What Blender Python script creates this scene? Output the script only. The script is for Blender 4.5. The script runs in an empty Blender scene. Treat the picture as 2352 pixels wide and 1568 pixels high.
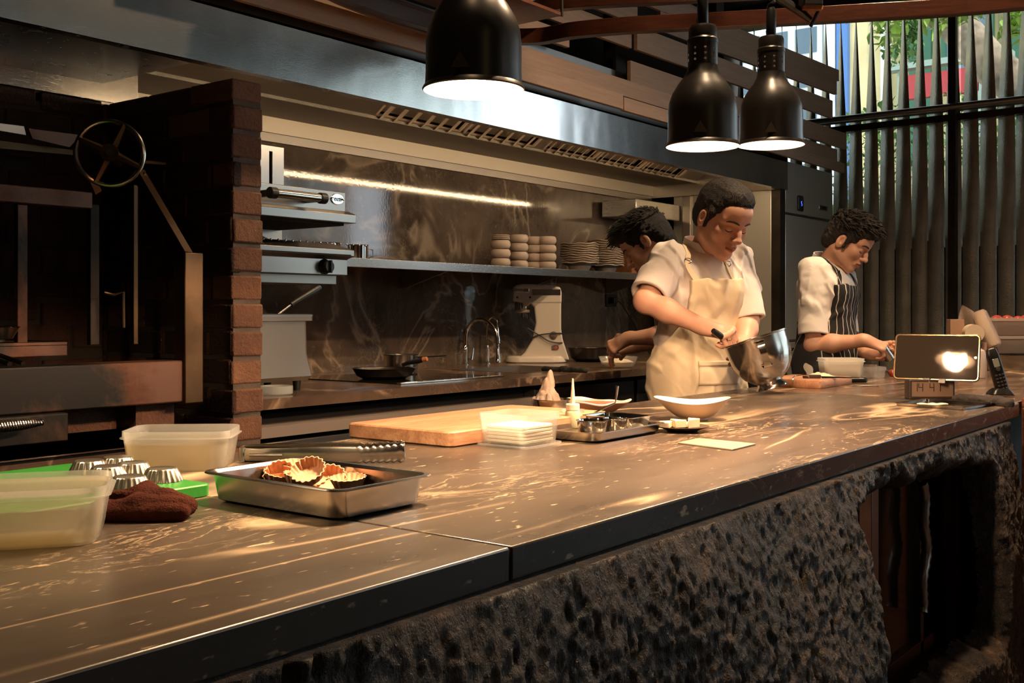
import bpy, bmesh, math, random
# (set the picture first: camera, sky, sun, exposure; then the shell; then everything in it)
import numpy as np
from math import sin, cos, pi, radians as R
from mathutils import Vector, Matrix
random.seed(7)
RNG = np.random.default_rng(11)
SC = bpy.context.scene
COL = SC.collection

# ------------------------------------------------------------------ camera, world, exposure
CU, VH, FP = 1176.0, 716.0, 2480.0          # principal column, horizon row, focal length in pixels of the 2352 x 1568 frame
CAMZ = 1.2
ALPHA = math.atan((3080.0 - CU) / FP)       # heading: angle from the counter's direction (+X)
CA, SA = cos(ALPHA), sin(ALPHA)
cd = bpy.data.cameras.new('camera'); cam = bpy.data.objects.new('camera', cd); COL.objects.link(cam)
cam.location = (0, 0, CAMZ); cam.rotation_euler = (R(90), 0, ALPHA - R(90))
cd.sensor_width = 36; cd.lens = FP / 2352 * 36; cd.shift_y = -(784 - VH) / 2352
cd.clip_start = 0.02; cd.clip_end = 200
SC.camera = cam
W_ = bpy.data.worlds.new('world'); SC.world = W_; W_.use_nodes = True
bgn = W_.node_tree.nodes['Background']
bgn.inputs[0].default_value = (0.78, 0.90, 1.0, 1); bgn.inputs[1].default_value = 5.0
SC.view_settings.view_transform = 'Standard'; SC.view_settings.look = 'None'
SC.view_settings.gamma = 1; SC.view_settings.use_curve_mapping = False
SC.view_settings.exposure = 0.12
SC.cycles.use_denoising = True
SC.cycles.max_bounces = 10; SC.cycles.transparent_max_bounces = 16; SC.cycles.transmission_bounces = 8
SC.cycles.glossy_bounces = 5; SC.cycles.diffuse_bounces = 4
SC.cycles.sample_clamp_indirect = 4.0; SC.cycles.caustics_reflective = False; SC.cycles.caustics_refractive = False
sd = bpy.data.lights.new('sun', 'SUN'); so = bpy.data.objects.new('sun', sd); COL.objects.link(so)
sd.energy = 5.5; sd.angle = R(3); sd.color = (1.0, 0.93, 0.8); so.rotation_euler = (R(30), R(-40), R(10))


def at(u, v, X=None, Y=None, Z=None, D=None):
    """the place in the room behind picture point (u, v), on the plane X=, Y= or Z=, or D metres deep"""
    r = (u - CU) / FP; t = (VH - v) / FP
    dx = CA + r * SA; dy = SA - r * CA
    if X is not None: D = X / dx
    elif Y is not None: D = Y / dy
    elif Z is not None: D = (Z - CAMZ) / t
    return Vector((dx * D, dy * D, CAMZ + t * D))

LAT = Vector((SA, -CA, 0)); FWD = Vector((CA, SA, 0)); UP = Vector((0, 0, 1))
LATZ = math.atan2(-CA, SA)                  # rotation about Z that lays local x along the picture's width

# ------------------------------------------------------------------ mesh builder
class MB:
    def __init__(s): s.v = []; s.f = []; s.M = None
    def add(s, vs, fs, M=None):
        o = len(s.v)
        for p in vs:
            p = Vector(p)
            if M is not None: p = M @ p
            if s.M is not None: p = s.M @ p
            s.v.append(tuple(p))
        s.f += [tuple(i + o for i in f) for f in fs]
        return s
    def box(s, x0, x1, y0, y1, z0, z1, M=None):
        vs = [(x, y, z) for z in (z0, z1) for y in (y0, y1) for x in (x0, x1)]
        return s.add(vs, [(0, 2, 3, 1), (4, 5, 7, 6), (0, 1, 5, 4), (2, 6, 7, 3), (0, 4, 6, 2), (1, 3, 7, 5)], M)
    def cbox(s, c, d, M=None, rz=0, rx=0, ry=0):
        T = Matrix.Translation(c) @ Matrix.Rotation(rz, 4, 'Z') @ Matrix.Rotation(ry, 4, 'Y') @ Matrix.Rotation(rx, 4, 'X')
        if M is not None: T = M @ T
        return s.box(-d[0]/2, d[0]/2, -d[1]/2, d[1]/2, -d[2]/2, d[2]/2, T)
    def tube(s, path, r, n=10, closed=False, caps=True, M=None):
        P = [Vector(p) for p in path]; m = len(P)
        rs = r if isinstance(r, (list, tuple)) else [r] * m
        vs = []; N = None
        for i in range(m):
            if closed: t = (P[(i+1) % m] - P[i-1])
            else: t = P[min(i+1, m-1)] - P[max(i-1, 0)]
            t.normalize()
            if N is None:
                N = t.orthogonal().normalized()
            else:
                N = (N - t * N.dot(t))
                N = N.normalized() if N.length > 1e-6 else t.orthogonal().normalized()
            B = t.cross(N)
            for k in range(n):
                a = 2*pi*k/n
                vs.append(P[i] + (N*cos(a) + B*sin(a)) * rs[i])
        fs = []
        for i in range(m if closed else m-1):
            j = (i+1) % m
            for k in range(n):
                l = (k+1) % n
                fs.append((i*n+k, i*n+l, j*n+l, j*n+k))
        if caps and not closed:
            fs.append(tuple(range(n))[::-1]); fs.append(tuple((m-1)*n+k for k in range(n)))
        return s.add(vs, fs, M)
    def sweep(s, path, sec, M=None, closed=False, roll=None):
        """sec: (side, up) outline carried along a path, kept upright"""
        P = [Vector(p) for p in path]; m = len(P); n = len(sec); vs = []
        for i in range(m):
            t = P[(i+1) % m] - P[i-1] if closed else P[min(i+1, m-1)] - P[max(i-1, 0)]
            t.normalize(); sd_ = t.cross(UP)
            sd_ = sd_.normalized() if sd_.length > 1e-5 else Vector((1, 0, 0))
            up = sd_.cross(t)
            for a, b in sec: vs.append(P[i] + sd_*a + up*b)
        fs = []
        for i in range(m if closed else m-1):
            j = (i+1) % m
            for k in range(n):
                l = (k+1) % n
                fs.append((i*n+k, j*n+k, j*n+l, i*n+l))
        if not closed: fs += [tuple(range(n)), tuple((m-1)*n+k for k in range(n))[::-1]]
        return s.add(vs, fs, M)
    def lathe(s, prof, n=40, M=None, wob=None):
        vs = []; fs = []; m = len(prof)
        for i, (r, z) in enumerate(prof):
            for k in range(n):
                a = 2*pi*k/n
                rr, zz = (r, z) if wob is None else wob(r, z, a, i)
                vs.append((rr*cos(a), rr*sin(a), zz))
        for i in range(m-1):
            for k in range(n):
                l = (k+1) % n
                fs.append((i*n+k, i*n+l, (i+1)*n+l, (i+1)*n+k))
        if prof[0][0] > 1e-6: fs.append(tuple(range(n))[::-1])
        if prof[-1][0] > 1e-6: fs.append(tuple((m-1)*n+k for k in range(n)))
        return s.add(vs, fs, M)
    def rr(s, levels, seg=6, M=None, cap0=True, cap1=True):
        """levels of a rounded rectangle: (half x, half y, corner radius, z)"""
        vs = []; fs = []; n = 4*(seg+1)
        for hx, hy, r, z in levels:
            r = min(r, hx*.999, hy*.999)
            for q, (sx, sy) in enumerate(((1, 1), (-1, 1), (-1, -1), (1, -1))):
                for k in range(seg+1):
                    a = q*pi/2 + (pi/2)*k/seg
                    vs.append((sx*(hx-r) + r*cos(a), sy*(hy-r) + r*sin(a), z))
        for i in range(len(levels)-1):
            for k in range(n):
                l = (k+1) % n
                fs.append((i*n+k, i*n+l, (i+1)*n+l, (i+1)*n+k))
        if cap0: fs.append(tuple(range(n))[::-1])
        if cap1: fs.append(tuple((len(levels)-1)*n+k for k in range(n)))
        return s.add(vs, fs, M)
    def prism(s, poly, z0, z1, M=None):
        n = len(poly)
        vs = [(x, y, z0) for x, y in poly] + [(x, y, z1) for x, y in poly]
        fs = [tuple(range(n))[::-1], tuple(range(n, 2*n))] + [(i, (i+1) % n, n+(i+1) % n, n+i) for i in range(n)]
        return s.add(vs, fs, M)
    def ball(s, c, r, n=16, M=None, sc=(1, 1, 1)):
        prof = [(max(r*sin(pi*i/n), 0), -r*cos(pi*i/n)) for i in range(n+1)]
        T = Matrix.Translation(c) @ Matrix.Diagonal((*sc, 1))
        return s.lathe(prof, n*2, T if M is None else M @ T)
    def grid(s, fn, nu, nv, M=None):
        vs = [fn(i/nu, j/nv) for j in range(nv+1) for i in range(nu+1)]
        fs = [(j*(nu+1)+i, j*(nu+1)+i+1, (j+1)*(nu+1)+i+1, (j+1)*(nu+1)+i) for j in range(nv) for i in range(nu)]
        return s.add(vs, fs, M)

def mesh_obj(name, v, f, m=None, parent=None, smooth=35, recalc=True, merge=0):
    me = bpy.data.meshes.new(name); me.from_pydata([tuple(p) for p in v], [], f)
    if recalc or merge:
        b = bmesh.new(); b.from_mesh(me)
        if merge: bmesh.ops.remove_doubles(b, verts=b.verts, dist=merge)
        bmesh.ops.recalc_face_normals(b, faces=b.faces); b.to_mesh(me); b.free()
    if smooth:
        me.shade_smooth()
        if smooth < 180: me.set_sharp_from_angle(angle=R(smooth))
    o = bpy.data.objects.new(name, me); COL.objects.link(o)
    for x in (m if isinstance(m, (list, tuple)) else [m]):
        if x is not None: me.materials.append(x)
    if parent is not None: o.parent = parent
    return o
def obj(name, mb, m=None, parent=None, smooth=35, bevel=0, seg=2, merge=1e-6):
    o = mesh_obj(name, mb.v, mb.f, m, parent, smooth, merge=merge)
    if bevel:
        b = o.modifiers.new('bevel', 'BEVEL'); b.width = bevel; b.segments = seg; b.limit_method = 'ANGLE'; b.angle_limit = R(40)
        b.harden_normals = False
    return o
def thing(name, label, cat, loc=(0, 0, 0), rz=0, group=None):
    o = bpy.data.objects.new(name, None); COL.objects.link(o); o.empty_display_size = .05
    o.location = loc; o.rotation_euler = (0, 0, rz); o['label'] = label; o['category'] = cat
    if group: o['group'] = group
    return o
def tag(o, label, cat, group=None, kind=None):
    o['label'] = label; o['category'] = cat
    if group: o['group'] = group
    if kind: o['kind'] = kind
    return o
def struct(name, mb, m, parent=None, label=None, **k):
    o = obj(name, mb, m, parent, **k)
    if parent is None:
        o['kind'] = 'structure'
        if label: o['label'] = label
    return o
def copy_tree(o, parent=None, **props):
    c = o.copy(); COL.objects.link(c); c.parent = parent
    for ch in list(o.children): copy_tree(ch, c)
    for k, v in props.items(): c[k] = v
    return c
def dup(o, loc, rz=None, label=None, rot=None):
    c = copy_tree(o, o.parent); c.location = loc
    if rz is not None: c.rotation_euler = (0, 0, rz)
    if rot is not None: c.rotation_euler = rot
    if label: c['label'] = label
    return c

# ------------------------------------------------------------------ numeric noise and implicit surfaces
def vnoise(P, scale, seed=0):
    """value noise in [-1, 1] at the rows of P (n, 3)"""
    g = np.random.default_rng(seed).random((32, 32, 32)).astype(np.float32) * 2 - 1
    q = np.asarray(P, dtype=np.float32) * scale; i = np.floor(q).astype(np.int32); f = q - i; f = f*f*(3-2*f)
    i &= 31; j = (i + 1) & 31
    def L(a, b, c): return g[a, b, c]
    x0, y0, z0 = i[..., 0], i[..., 1], i[..., 2]; x1, y1, z1 = j[..., 0], j[..., 1], j[..., 2]
    fx, fy, fz = f[..., 0], f[..., 1], f[..., 2]
    a = L(x0, y0, z0)*(1-fx) + L(x1, y0, z0)*fx; b = L(x0, y1, z0)*(1-fx) + L(x1, y1, z0)*fx
    c = L(x0, y0, z1)*(1-fx) + L(x1, y0, z1)*fx; d = L(x0, y1, z1)*(1-fx) + L(x1, y1, z1)*fx
    return (a*(1-fy) + b*fy)*(1-fz) + (c*(1-fy) + d*fy)*fz
def fbm(P, scale, octv=4, seed=0, gain=.5):
    s = 0; a = 1
    for o in range(octv): s = s + a*vnoise(P, scale*2**o, seed+o); a *= gain
    return s

class SDF:
    """blend of round cones, ellipsoids and boxes on a grid, meshed with surface nets"""
    def __init__(s): s.p = []
    def cap(s, a, b, ra, rb=None, k=.01, sub=False, sc=None):
        rb = ra if rb is None else rb
        a = np.array(a, float); b = np.array(b, float); m = max(ra, rb)
        def fn(P):
            ab = b - a; L = max(ab @ ab, 1e-9); t = np.clip(((P - a) @ ab) / L, 0, 1)
            return np.linalg.norm(P - a - t[..., None]*ab, axis=-1) - (ra + (rb-ra)*t)
        s.p.append((fn, np.minimum(a, b)-m, np.maximum(a, b)+m, k, sub)); return s
    def chain(s, pts, rs, k=.01, sub=False):
        for i in range(len(pts)-1): s.cap(pts[i], pts[i+1], rs[i], rs[i+1], k, sub)
        return s
    def ell(s, c, r, k=.01, rot=None, sub=False):
        c = np.array(c, float); r = np.array(r, float); m = r.max()
        Q = None if rot is None else np.array(rot)
        def fn(P):
            q = P - c
            if Q is not None: q = q @ Q
            k0 = np.linalg.norm(q/r, axis=-1); k1 = np.linalg.norm(q/(r*r), axis=-1)
            return k0*(k0-1)/np.maximum(k1, 1e-9)
        s.p.append((fn, c-m, c+m, k, sub)); return s
    def box(s, c, h, rad=.0, k=.01, rot=None, sub=False):
        c = np.array(c, float); h = np.array(h, float); m = np.linalg.norm(h)
        Q = None if rot is None else np.array(rot)
        def fn(P):
            q = P - c
            if Q is not None: q = q @ Q
            q = np.abs(q) - (h - rad)
            return np.linalg.norm(np.maximum(q, 0), axis=-1) + np.minimum(q.max(-1), 0) - rad
        s.p.append((fn, c-m, c+m, k, sub)); return s
    def mesh(s, h, warp=None):
        lo = np.min([p[1]-p[3] for p in s.p if not p[4]], axis=0) - 4*h
        hi = np.max([p[2]+p[3] for p in s.p if not p[4]], axis=0) + 4*h
        n = np.ceil((hi-lo)/h).astype(int) + 1
        V = np.full(n, 1e3, dtype=np.float64)
        ax = [lo[i] + h*np.arange(n[i]) for i in range(3)]
        for fn, a, b, k, sub in s.p:
            i0 = np.clip(np.floor((a-k-3*h-lo)/h).astype(int), 0, n); i1 = np.clip(np.ceil((b+k+3*h-lo)/h).astype(int)+1, 0, n)
            if (i1 <= i0).any(): continue
            G = np.stack(np.meshgrid(*[ax[i][i0[i]:i1[i]] for i in range(3)], indexing='ij'), -1)
            d = fn(G); sl = tuple(slice(i0[i], i1[i]) for i in range(3)); o = V[sl]
            if sub:
                d = -d; hh = np.maximum(k-np.abs(o-d), 0)/max(k, 1e-9); V[sl] = np.maximum(o, d) + hh*hh*k/4
            else:
                hh = np.maximum(k-np.abs(o-d), 0)/max(k, 1e-9); V[sl] = np.minimum(o, d) - hh*hh*k/4
        if warp is not None:
            m = np.abs(V) < 6*h + .02
            idx = np.argwhere(m); P = lo + idx*h; V[m] += warp(P)
        I = V < 0
        c8 = [(x, y, z) for x in (0, 1) for y in (0, 1) for z in (0, 1)]
        S = sum(I[x:n[0]-1+x, y:n[1]-1+y, z:n[2]-1+z].astype(np.int8) for x, y, z in c8)
        act = (S > 0) & (S < 8); cells = np.argwhere(act); idm = np.full(act.shape, -1, np.int64); idm[act] = np.arange(len(cells))
        cv = np.stack([V[cells[:, 0]+x, cells[:, 1]+y, cells[:, 2]+z] for x, y, z in c8], 1)
        pos = np.zeros((len(cells), 3)); cnt = np.zeros(len(cells)); C8 = np.array(c8, float)
        for i in range(8):
            for j in range(i+1, 8):
                if sum(abs(c8[i][q]-c8[j][q]) for q in range(3)) != 1: continue
                a, b = cv[:, i], cv[:, j]; m = (a < 0) != (b < 0)
                t = a[m]/(a[m]-b[m]); pos[m] += C8[i] + t[:, None]*(C8[j]-C8[i]); cnt[m] += 1
        P = lo + (cells + pos/cnt[:, None])*h
        F = []
        for axis in range(3):
            a = [slice(None)]*3; b = [slice(None)]*3; a[axis] = slice(0, -1); b[axis] = slice(1, None)
            A, B = I[tuple(a)], I[tuple(b)]
            e = np.argwhere(A != B); o1, o2 = (axis+1) % 3, (axis+2) % 3
            e = e[(e[:, o1] > 0) & (e[:, o2] > 0) & (e[:, o1] < n[o1]-1) & (e[:, o2] < n[o2]-1)]
            def cid(d1, d2):
                q = e.copy(); q[:, o1] -= d1; q[:, o2] -= d2; return idm[q[:, 0], q[:, 1], q[:, 2]]
            quad = np.stack([cid(1, 1), cid(0, 1), cid(0, 0), cid(1, 0)], 1)
            fl = ~A[e[:, 0], e[:, 1], e[:, 2]]; quad[fl] = quad[fl][:, ::-1]
            F.append(quad)
        return P, np.concatenate(F)
def np_mesh(name, P, F, m=None, parent=None, smooth=True, midx=None):
    me = bpy.data.meshes.new(name)
    me.vertices.add(len(P)); me.vertices.foreach_set('co', np.asarray(P, np.float32).ravel())
    k = F.shape[1]; me.loops.add(F.size); me.loops.foreach_set('vertex_index', F.ravel().astype(np.int32))
    me.polygons.add(len(F)); me.polygons.foreach_set('loop_start', np.arange(0, F.size, k, dtype=np.int32))
    me.update(calc_edges=True); me.validate()
    if smooth: me.shade_smooth()
    o = bpy.data.objects.new(name, me); COL.objects.link(o)
    for x in (m if isinstance(m, (list, tuple)) else [m]):
        if x is not None: me.materials.append(x)
    if midx is not None: me.polygons.foreach_set('material_index', np.asarray(midx, np.int32))
    if parent is not None: o.parent = parent
    return o

# ------------------------------------------------------------------ materials
def newmat(name):
    m = bpy.data.materials.new(name); m.use_nodes = True
    return m, m.node_tree.nodes, m.node_tree.links, m.node_tree.nodes['Principled BSDF']
def mat(name, col, rough=.5, metal=0, bump=0, bscale=60, var=0, vscale=4, spec=.5, trans=0, ior=1.45, emit=None, es=0, sheen=0, sss=0, coat=0, stretch=(1, 1, 1), rvar=0, alpha=1):
    m, N, L, B = newmat(name)
    B.inputs['Base Color'].default_value = (*col, 1); B.inputs['Roughness'].default_value = rough; B.inputs['Metallic'].default_value = metal
    B.inputs['IOR'].default_value = ior; B.inputs['Transmission Weight'].default_value = trans
    B.inputs['Specular IOR Level'].default_value = spec; B.inputs['Alpha'].default_value = alpha
    if sheen: B.inputs['Sheen Weight'].default_value = sheen
    if coat: B.inputs['Coat Weight'].default_value = coat; B.inputs['Coat Roughness'].default_value = .08
    if sss: B.inputs['Subsurface Weight'].default_value = sss; B.inputs['Subsurface Radius'].default_value = (.012, .005, .003); B.inputs['Subsurface Scale'].default_value = 1
    if emit: B.inputs['Emission Color'].default_value = (*emit, 1); B.inputs['Emission Strength'].default_value = es
    if bump or var or rvar:
        tc = N.new('ShaderNodeTexCoord'); mp = N.new('ShaderNodeMapping'); L.new(tc.outputs['Object'], mp.inputs[0]); mp.inputs['Scale'].default_value = stretch
    if bump:
        n = N.new('ShaderNodeTexNoise'); n.inputs['Scale'].default_value = bscale; n.inputs['Detail'].default_value = 6
        L.new(mp.outputs[0], n.inputs['Vector']); b = N.new('ShaderNodeBump'); b.inputs['Strength'].default_value = bump; b.inputs['Distance'].default_value = .003
        L.new(n.outputs['Fac'], b.inputs['Height']); L.new(b.outputs[0], B.inputs['Normal'])
    if var or rvar:
        n = N.new('ShaderNodeTexNoise'); n.inputs['Scale'].default_value = vscale; n.inputs['Detail'].default_value = 5; L.new(mp.outputs[0], n.inputs['Vector'])
    if var:
        x = N.new('ShaderNodeMapRange'); x.inputs[1].default_value = .3; x.inputs[2].default_value = .7; x.inputs[3].default_value = 1-var; x.inputs[4].default_value = 1+var
        h = N.new('ShaderNodeVectorMath'); h.operation = 'SCALE'; h.inputs[0].default_value = col; L.new(n.outputs['Fac'], x.inputs[0]); L.new(x.outputs[0], h.inputs['Scale']); L.new(h.outputs[0], B.inputs['Base Color'])
    if rvar:
        x = N.new('ShaderNodeMapRange'); x.inputs[1].default_value = .3; x.inputs[2].default_value = .7; x.inputs[3].default_value = max(rough-rvar, .02); x.inputs[4].default_value = rough+rvar
        L.new(n.outputs['Fac'], x.inputs[0]); L.new(x.outputs[0], B.inputs['Roughness'])
    return m
def ramp(N, L, src, stops):
    r = N.new('ShaderNodeValToRGB'); e = r.color_ramp.elements
    while len(e) < len(stops): e.new(.5)
    for i, (p, c) in enumerate(stops):
        e[i].position = p; e[i].color = (*c, 1) if len(c) == 3 else c
    L.new(src, r.inputs[0]); return r.outputs[0]
def mixc(N, L, fac, a, b, mode='MIX'):
    x = N.new('ShaderNodeMix'); x.data_type = 'RGBA'; x.blend_type = mode
    for s, i in ((fac, 0), (a, 6), (b, 7)):
        if isinstance(s, (int, float)): x.inputs[i].default_value = s
        elif isinstance(s, tuple): x.inputs[i].default_value = (*s, 1)
        else: L.new(s, x.inputs[i])
    return x.outputs[2]
def noise(N, L, vec, scale, detail=5, rough=.55, dist=0):
    n = N.new('ShaderNodeTexNoise'); n.inputs['Scale'].default_value = scale; n.inputs['Detail'].default_value = detail
    n.inputs['Roughness'].default_value = rough; n.inputs['Distortion'].default_value = dist; L.new(vec, n.inputs['Vector']); return n.outputs['Fac']
def coords(N, L, scale=(1, 1, 1), rot=(0, 0, 0), loc=(0, 0, 0), kind='Object'):
    tc = N.new('ShaderNodeTexCoord'); mp = N.new('ShaderNodeMapping'); L.new(tc.outputs[kind], mp.inputs[0])
    mp.inputs['Scale'].default_value = scale; mp.inputs['Rotation'].default_value = rot; mp.inputs['Location'].default_value = loc
    return mp.outputs[0]
def math1(N, L, op, a, b=None, clamp=False):
    x = N.new('ShaderNodeMath'); x.operation = op; x.use_clamp = clamp
    for s, i in ((a, 0), (b, 1)):
        if s is None: continue
        if isinstance(s, (int, float)): x.inputs[i].default_value = s
        else: L.new(s, x.inputs[i])
    return x.outputs[0]
def bumpn(N, L, B, h, strength=.3, dist=.01):
    b = N.new('ShaderNodeBump'); b.inputs['Strength'].default_value = strength; b.inputs['Distance'].default_value = dist
    L.new(h, b.inputs['Height']); L.new(b.outputs[0], B.inputs['Normal'])

def marble(name, dark, light, vein, rough=.3, vs=1.0, st=(.45, 1.6, 1), rot=.0, fleck=1.0, streak=None, lines=False):
    m, N, L, B = newmat(name)
    v = coords(N, L, st, (0, 0, rot))
    a = noise(N, L, v, 2.2*vs, 6, .6, .6)
    c = ramp(N, L, a, [(.3, dark), (.7, light)])
    w = noise(N, L, v, 1.1*vs, 4, .5, 1.4)
    ed = math1(N, L, 'ABSOLUTE', math1(N, L, 'SUBTRACT', w, .5))
    v1 = ramp(N, L, ed, [(0, (1, 1, 1)), (.012, (.5,)*3), (.03, (0, 0, 0))])
    msk = ramp(N, L, noise(N, L, v, 1.7*vs, 3), [(.40, (0, 0, 0)), (.52, (1, 1, 1))])
    v1 = math1(N, L, 'MULTIPLY', v1, msk)
    w2 = noise(N, L, v, 5.5*vs, 6, .65, 2.2); ed2 = math1(N, L, 'ABSOLUTE', math1(N, L, 'SUBTRACT', w2, .5))
    v2 = ramp(N, L, ed2, [(0, (.6,)*3), (.016, (0, 0, 0))])
    v2 = math1(N, L, 'MULTIPLY', v2, ramp(N, L, noise(N, L, v, 3.1*vs, 2), [(.48, (0, 0, 0)), (.62, (1, 1, 1))]))
    fl = ramp(N, L, noise(N, L, v, 26*vs, 4, .6), [(.665, (0, 0, 0)), (.72, (.75*fleck,)*3)])
    tot = math1(N, L, 'ADD', math1(N, L, 'ADD', v1, v2), fl, True)
    c = mixc(N, L, tot, c, vein)
    if lines:
        vl = coords(N, L, (.16, 1.5, 1), (0, 0, rot+.10)); wl = noise(N, L, vl, 1.5, 3, .45, .5); el = math1(N, L, 'ABSOLUTE', math1(N, L, 'SUBTRACT', wl, .5))
        w3 = ramp(N, L, el, [(0, (.6,)*3), (.0025, (.25,)*3), (.006, (0, 0, 0))]); wm_ = ramp(N, L, noise(N, L, coords(N, L, (.6, 2, 1)), 2.4, 2), [(.50, (0, 0, 0)), (.58, (1, 1, 1))])
        c = mixc(N, L, math1(N, L, 'MULTIPLY', w3, wm_), c, vein)
        spk = ramp(N, L, noise(N, L, coords(N, L, (.5, 1.7, 1)), 62, 3, .5), [(.66, (0, 0, 0)), (.72, (.6,)*3)]); c = mixc(N, L, spk, c, vein)
    if streak:
        vv = coords(N, L, streak); s2 = noise(N, L, vv, 3, 7, .7, .3)
        c = mixc(N, L, ramp(N, L, s2, [(.53, (0, 0, 0)), (.70, (.45,)*3)]), c, vein)
    L.new(c, B.inputs['Base Color'])
    rr = N.new('ShaderNodeMapRange'); L.new(a, rr.inputs[0]); rr.inputs[3].default_value = rough*.75; rr.inputs[4].default_value = rough*1.3; L.new(rr.outputs[0], B.inputs['Roughness'])
    bumpn(N, L, B, noise(N, L, v, 90, 4), .05, .002)
    return m
def steel(name, col=(.45, .43, .40), rough=.26, st=(1.5, 1.5, 60), wave=.0, bump=.0015):
    m, N, L, B = newmat(name)
    B.inputs['Base Color'].default_value = (*col, 1); B.inputs['Metallic'].default_value = 1
    v = coords(N, L, st); n = noise(N, L, v, 14, 4, .6)
    r = N.new('ShaderNodeMapRange'); L.new(n, r.inputs[0]); r.inputs[3].default_value = rough*.88; r.inputs[4].default_value = rough*1.15; L.new(r.outputs[0], B.inputs['Roughness'])
    h = n
    if wave:
        v2 = coords(N, L, (1, 1, .5)); w = noise(N, L, v2, 3.5, 2, .5)
        h = math1(N, L, 'ADD', math1(N, L, 'MULTIPLY', n, bump), math1(N, L, 'MULTIPLY', w, wave)); bumpn(N, L, B, h, 1, .02)
    else: bumpn(N, L, B, h, bump, .01)
    return m
def wood(name, a, b, c=None, rough=.5, scale=1.0, st=(1, 14, 14), rot=(0, 0, 0), ringed=0, coat=0):
    m, N, L, B = newmat(name)
    v = coords(N, L, st, rot); n1 = noise(N, L, v, 3*scale, 6, .6, 1.2); n2 = noise(N, L, v, 22*scale, 5, .6, .3)
    t = math1(N, L, 'ADD', math1(N, L, 'MULTIPLY', n1, .65), math1(N, L, 'MULTIPLY', n2, .35))
    cc = ramp(N, L, t, [(.38, a), (.62, b)])
    if c is not None:
        g = N.new('ShaderNodeNewGeometry'); cc = mixc(N, L, math1(N, L, 'MULTIPLY', g.outputs['Random Per Island'], .7), cc, c)
    L.new(cc, B.inputs['Base Color']); B.inputs['Roughness'].default_value = rough; bumpn(N, L, B, n2, .12, .004)
    if coat: B.inputs['Coat Weight'].default_value = coat; B.inputs['Coat Roughness'].default_value = .15
    return m
def emis(name, col, s):
    m, N, L, B = newmat(name); B.inputs['Base Color'].default_value = (*col, 1)
    B.inputs['Emission Color'].default_value = (*col, 1); B.inputs['Emission Strength'].default_value = s; return m
def facing(N, L, lo=.03, hi=.6):
    lw = N.new('ShaderNodeLayerWeight'); lw.inputs[0].default_value = .5
    p = math1(N, L, 'POWER', lw.outputs['Facing'], 4.0); q = math1(N, L, 'MULTIPLY', p, hi); return math1(N, L, 'ADD', q, lo)
def plastic_clear(name, tint=(.95, .93, .88), haze=.35, rough=.12):
    """milky see-through plastic: part clear, part scattering, with a soft gloss"""
    m, N, L, B = newmat(name); N.remove(B); out = N['Material Output']
    tr = N.new('ShaderNodeBsdfTransparent'); tr.inputs[0].default_value = (*tint, 1)
    tl = N.new('ShaderNodeBsdfTranslucent'); tl.inputs[0].default_value = (*tint, 1)
    df = N.new('ShaderNodeBsdfDiffuse'); df.inputs[0].default_value = (*tint, 1)
    gl = N.new('ShaderNodeBsdfGlossy'); gl.inputs['Roughness'].default_value = rough
    a = N.new('ShaderNodeMixShader'); a.inputs[0].default_value = .5; L.new(tl.outputs[0], a.inputs[1]); L.new(df.outputs[0], a.inputs[2])
    b = N.new('ShaderNodeMixShader'); b.inputs[0].default_value = haze; L.new(tr.outputs[0], b.inputs[1]); L.new(a.outputs[0], b.inputs[2])
    c = N.new('ShaderNodeMixShader'); L.new(facing(N, L), c.inputs[0]); L.new(b.outputs[0], c.inputs[1]); L.new(gl.outputs[0], c.inputs[2])
    L.new(c.outputs[0], out.inputs['Surface']); return m

M = {}
M['bar'] = marble('brown bar marble', (.026, .020, .016), (.105, .077, .057), (.62, .45, .29), .28, 1.0, (.42, 1.3, 1), -.12, 1.5, lines=True)
M['bar_far'] = marble('polished reddish marble', (.07, .045, .034), (.15, .095, .068), (.62, .44, .28), .2, 1.0, (.35, 1.8, 1), -.05, 1.2, (1.2, 9, 1))
M['wallstone'] = marble('polished wall marble', (.055, .041, .031), (.17, .125, .094), (.34, .26, .19), .055, 1.5, (1, 1, .8), .0, .6)
M['counter'] = marble('back counter marble', (.07, .046, .033), (.14, .09, .062), (.34, .23, .15), .2, 1.6, (1, 1, 1), 0, .4)
M['steel'] = steel('brushed steel')
M['steel_hood'] = steel('hood steel', (.60, .60, .58), .17, (1.2, 1.2, 60), .25, .004)
M['steel_dk'] = steel('dull steel', (.36, .33, .30), .38)
M['steel_pol'] = mat('polished steel', (.66, .62, .57), .12, 1, rvar=.05, vscale=9)
M['steel_pan'] = mat('worn tray steel', (.50, .46, .41), .22, 1, rvar=.08, vscale=8)
M['chrome'] = mat('chrome', (.8, .8, .8), .06, 1)
M['brass_dk'] = mat('sooty brown metal', (.11, .066, .034), .38, .9, .2, 40, .5, 5)
M['rust'] = mat('rust stained metal', (.15, .070, .038), .45, .7, .25, 30, .8, 5)
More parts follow.
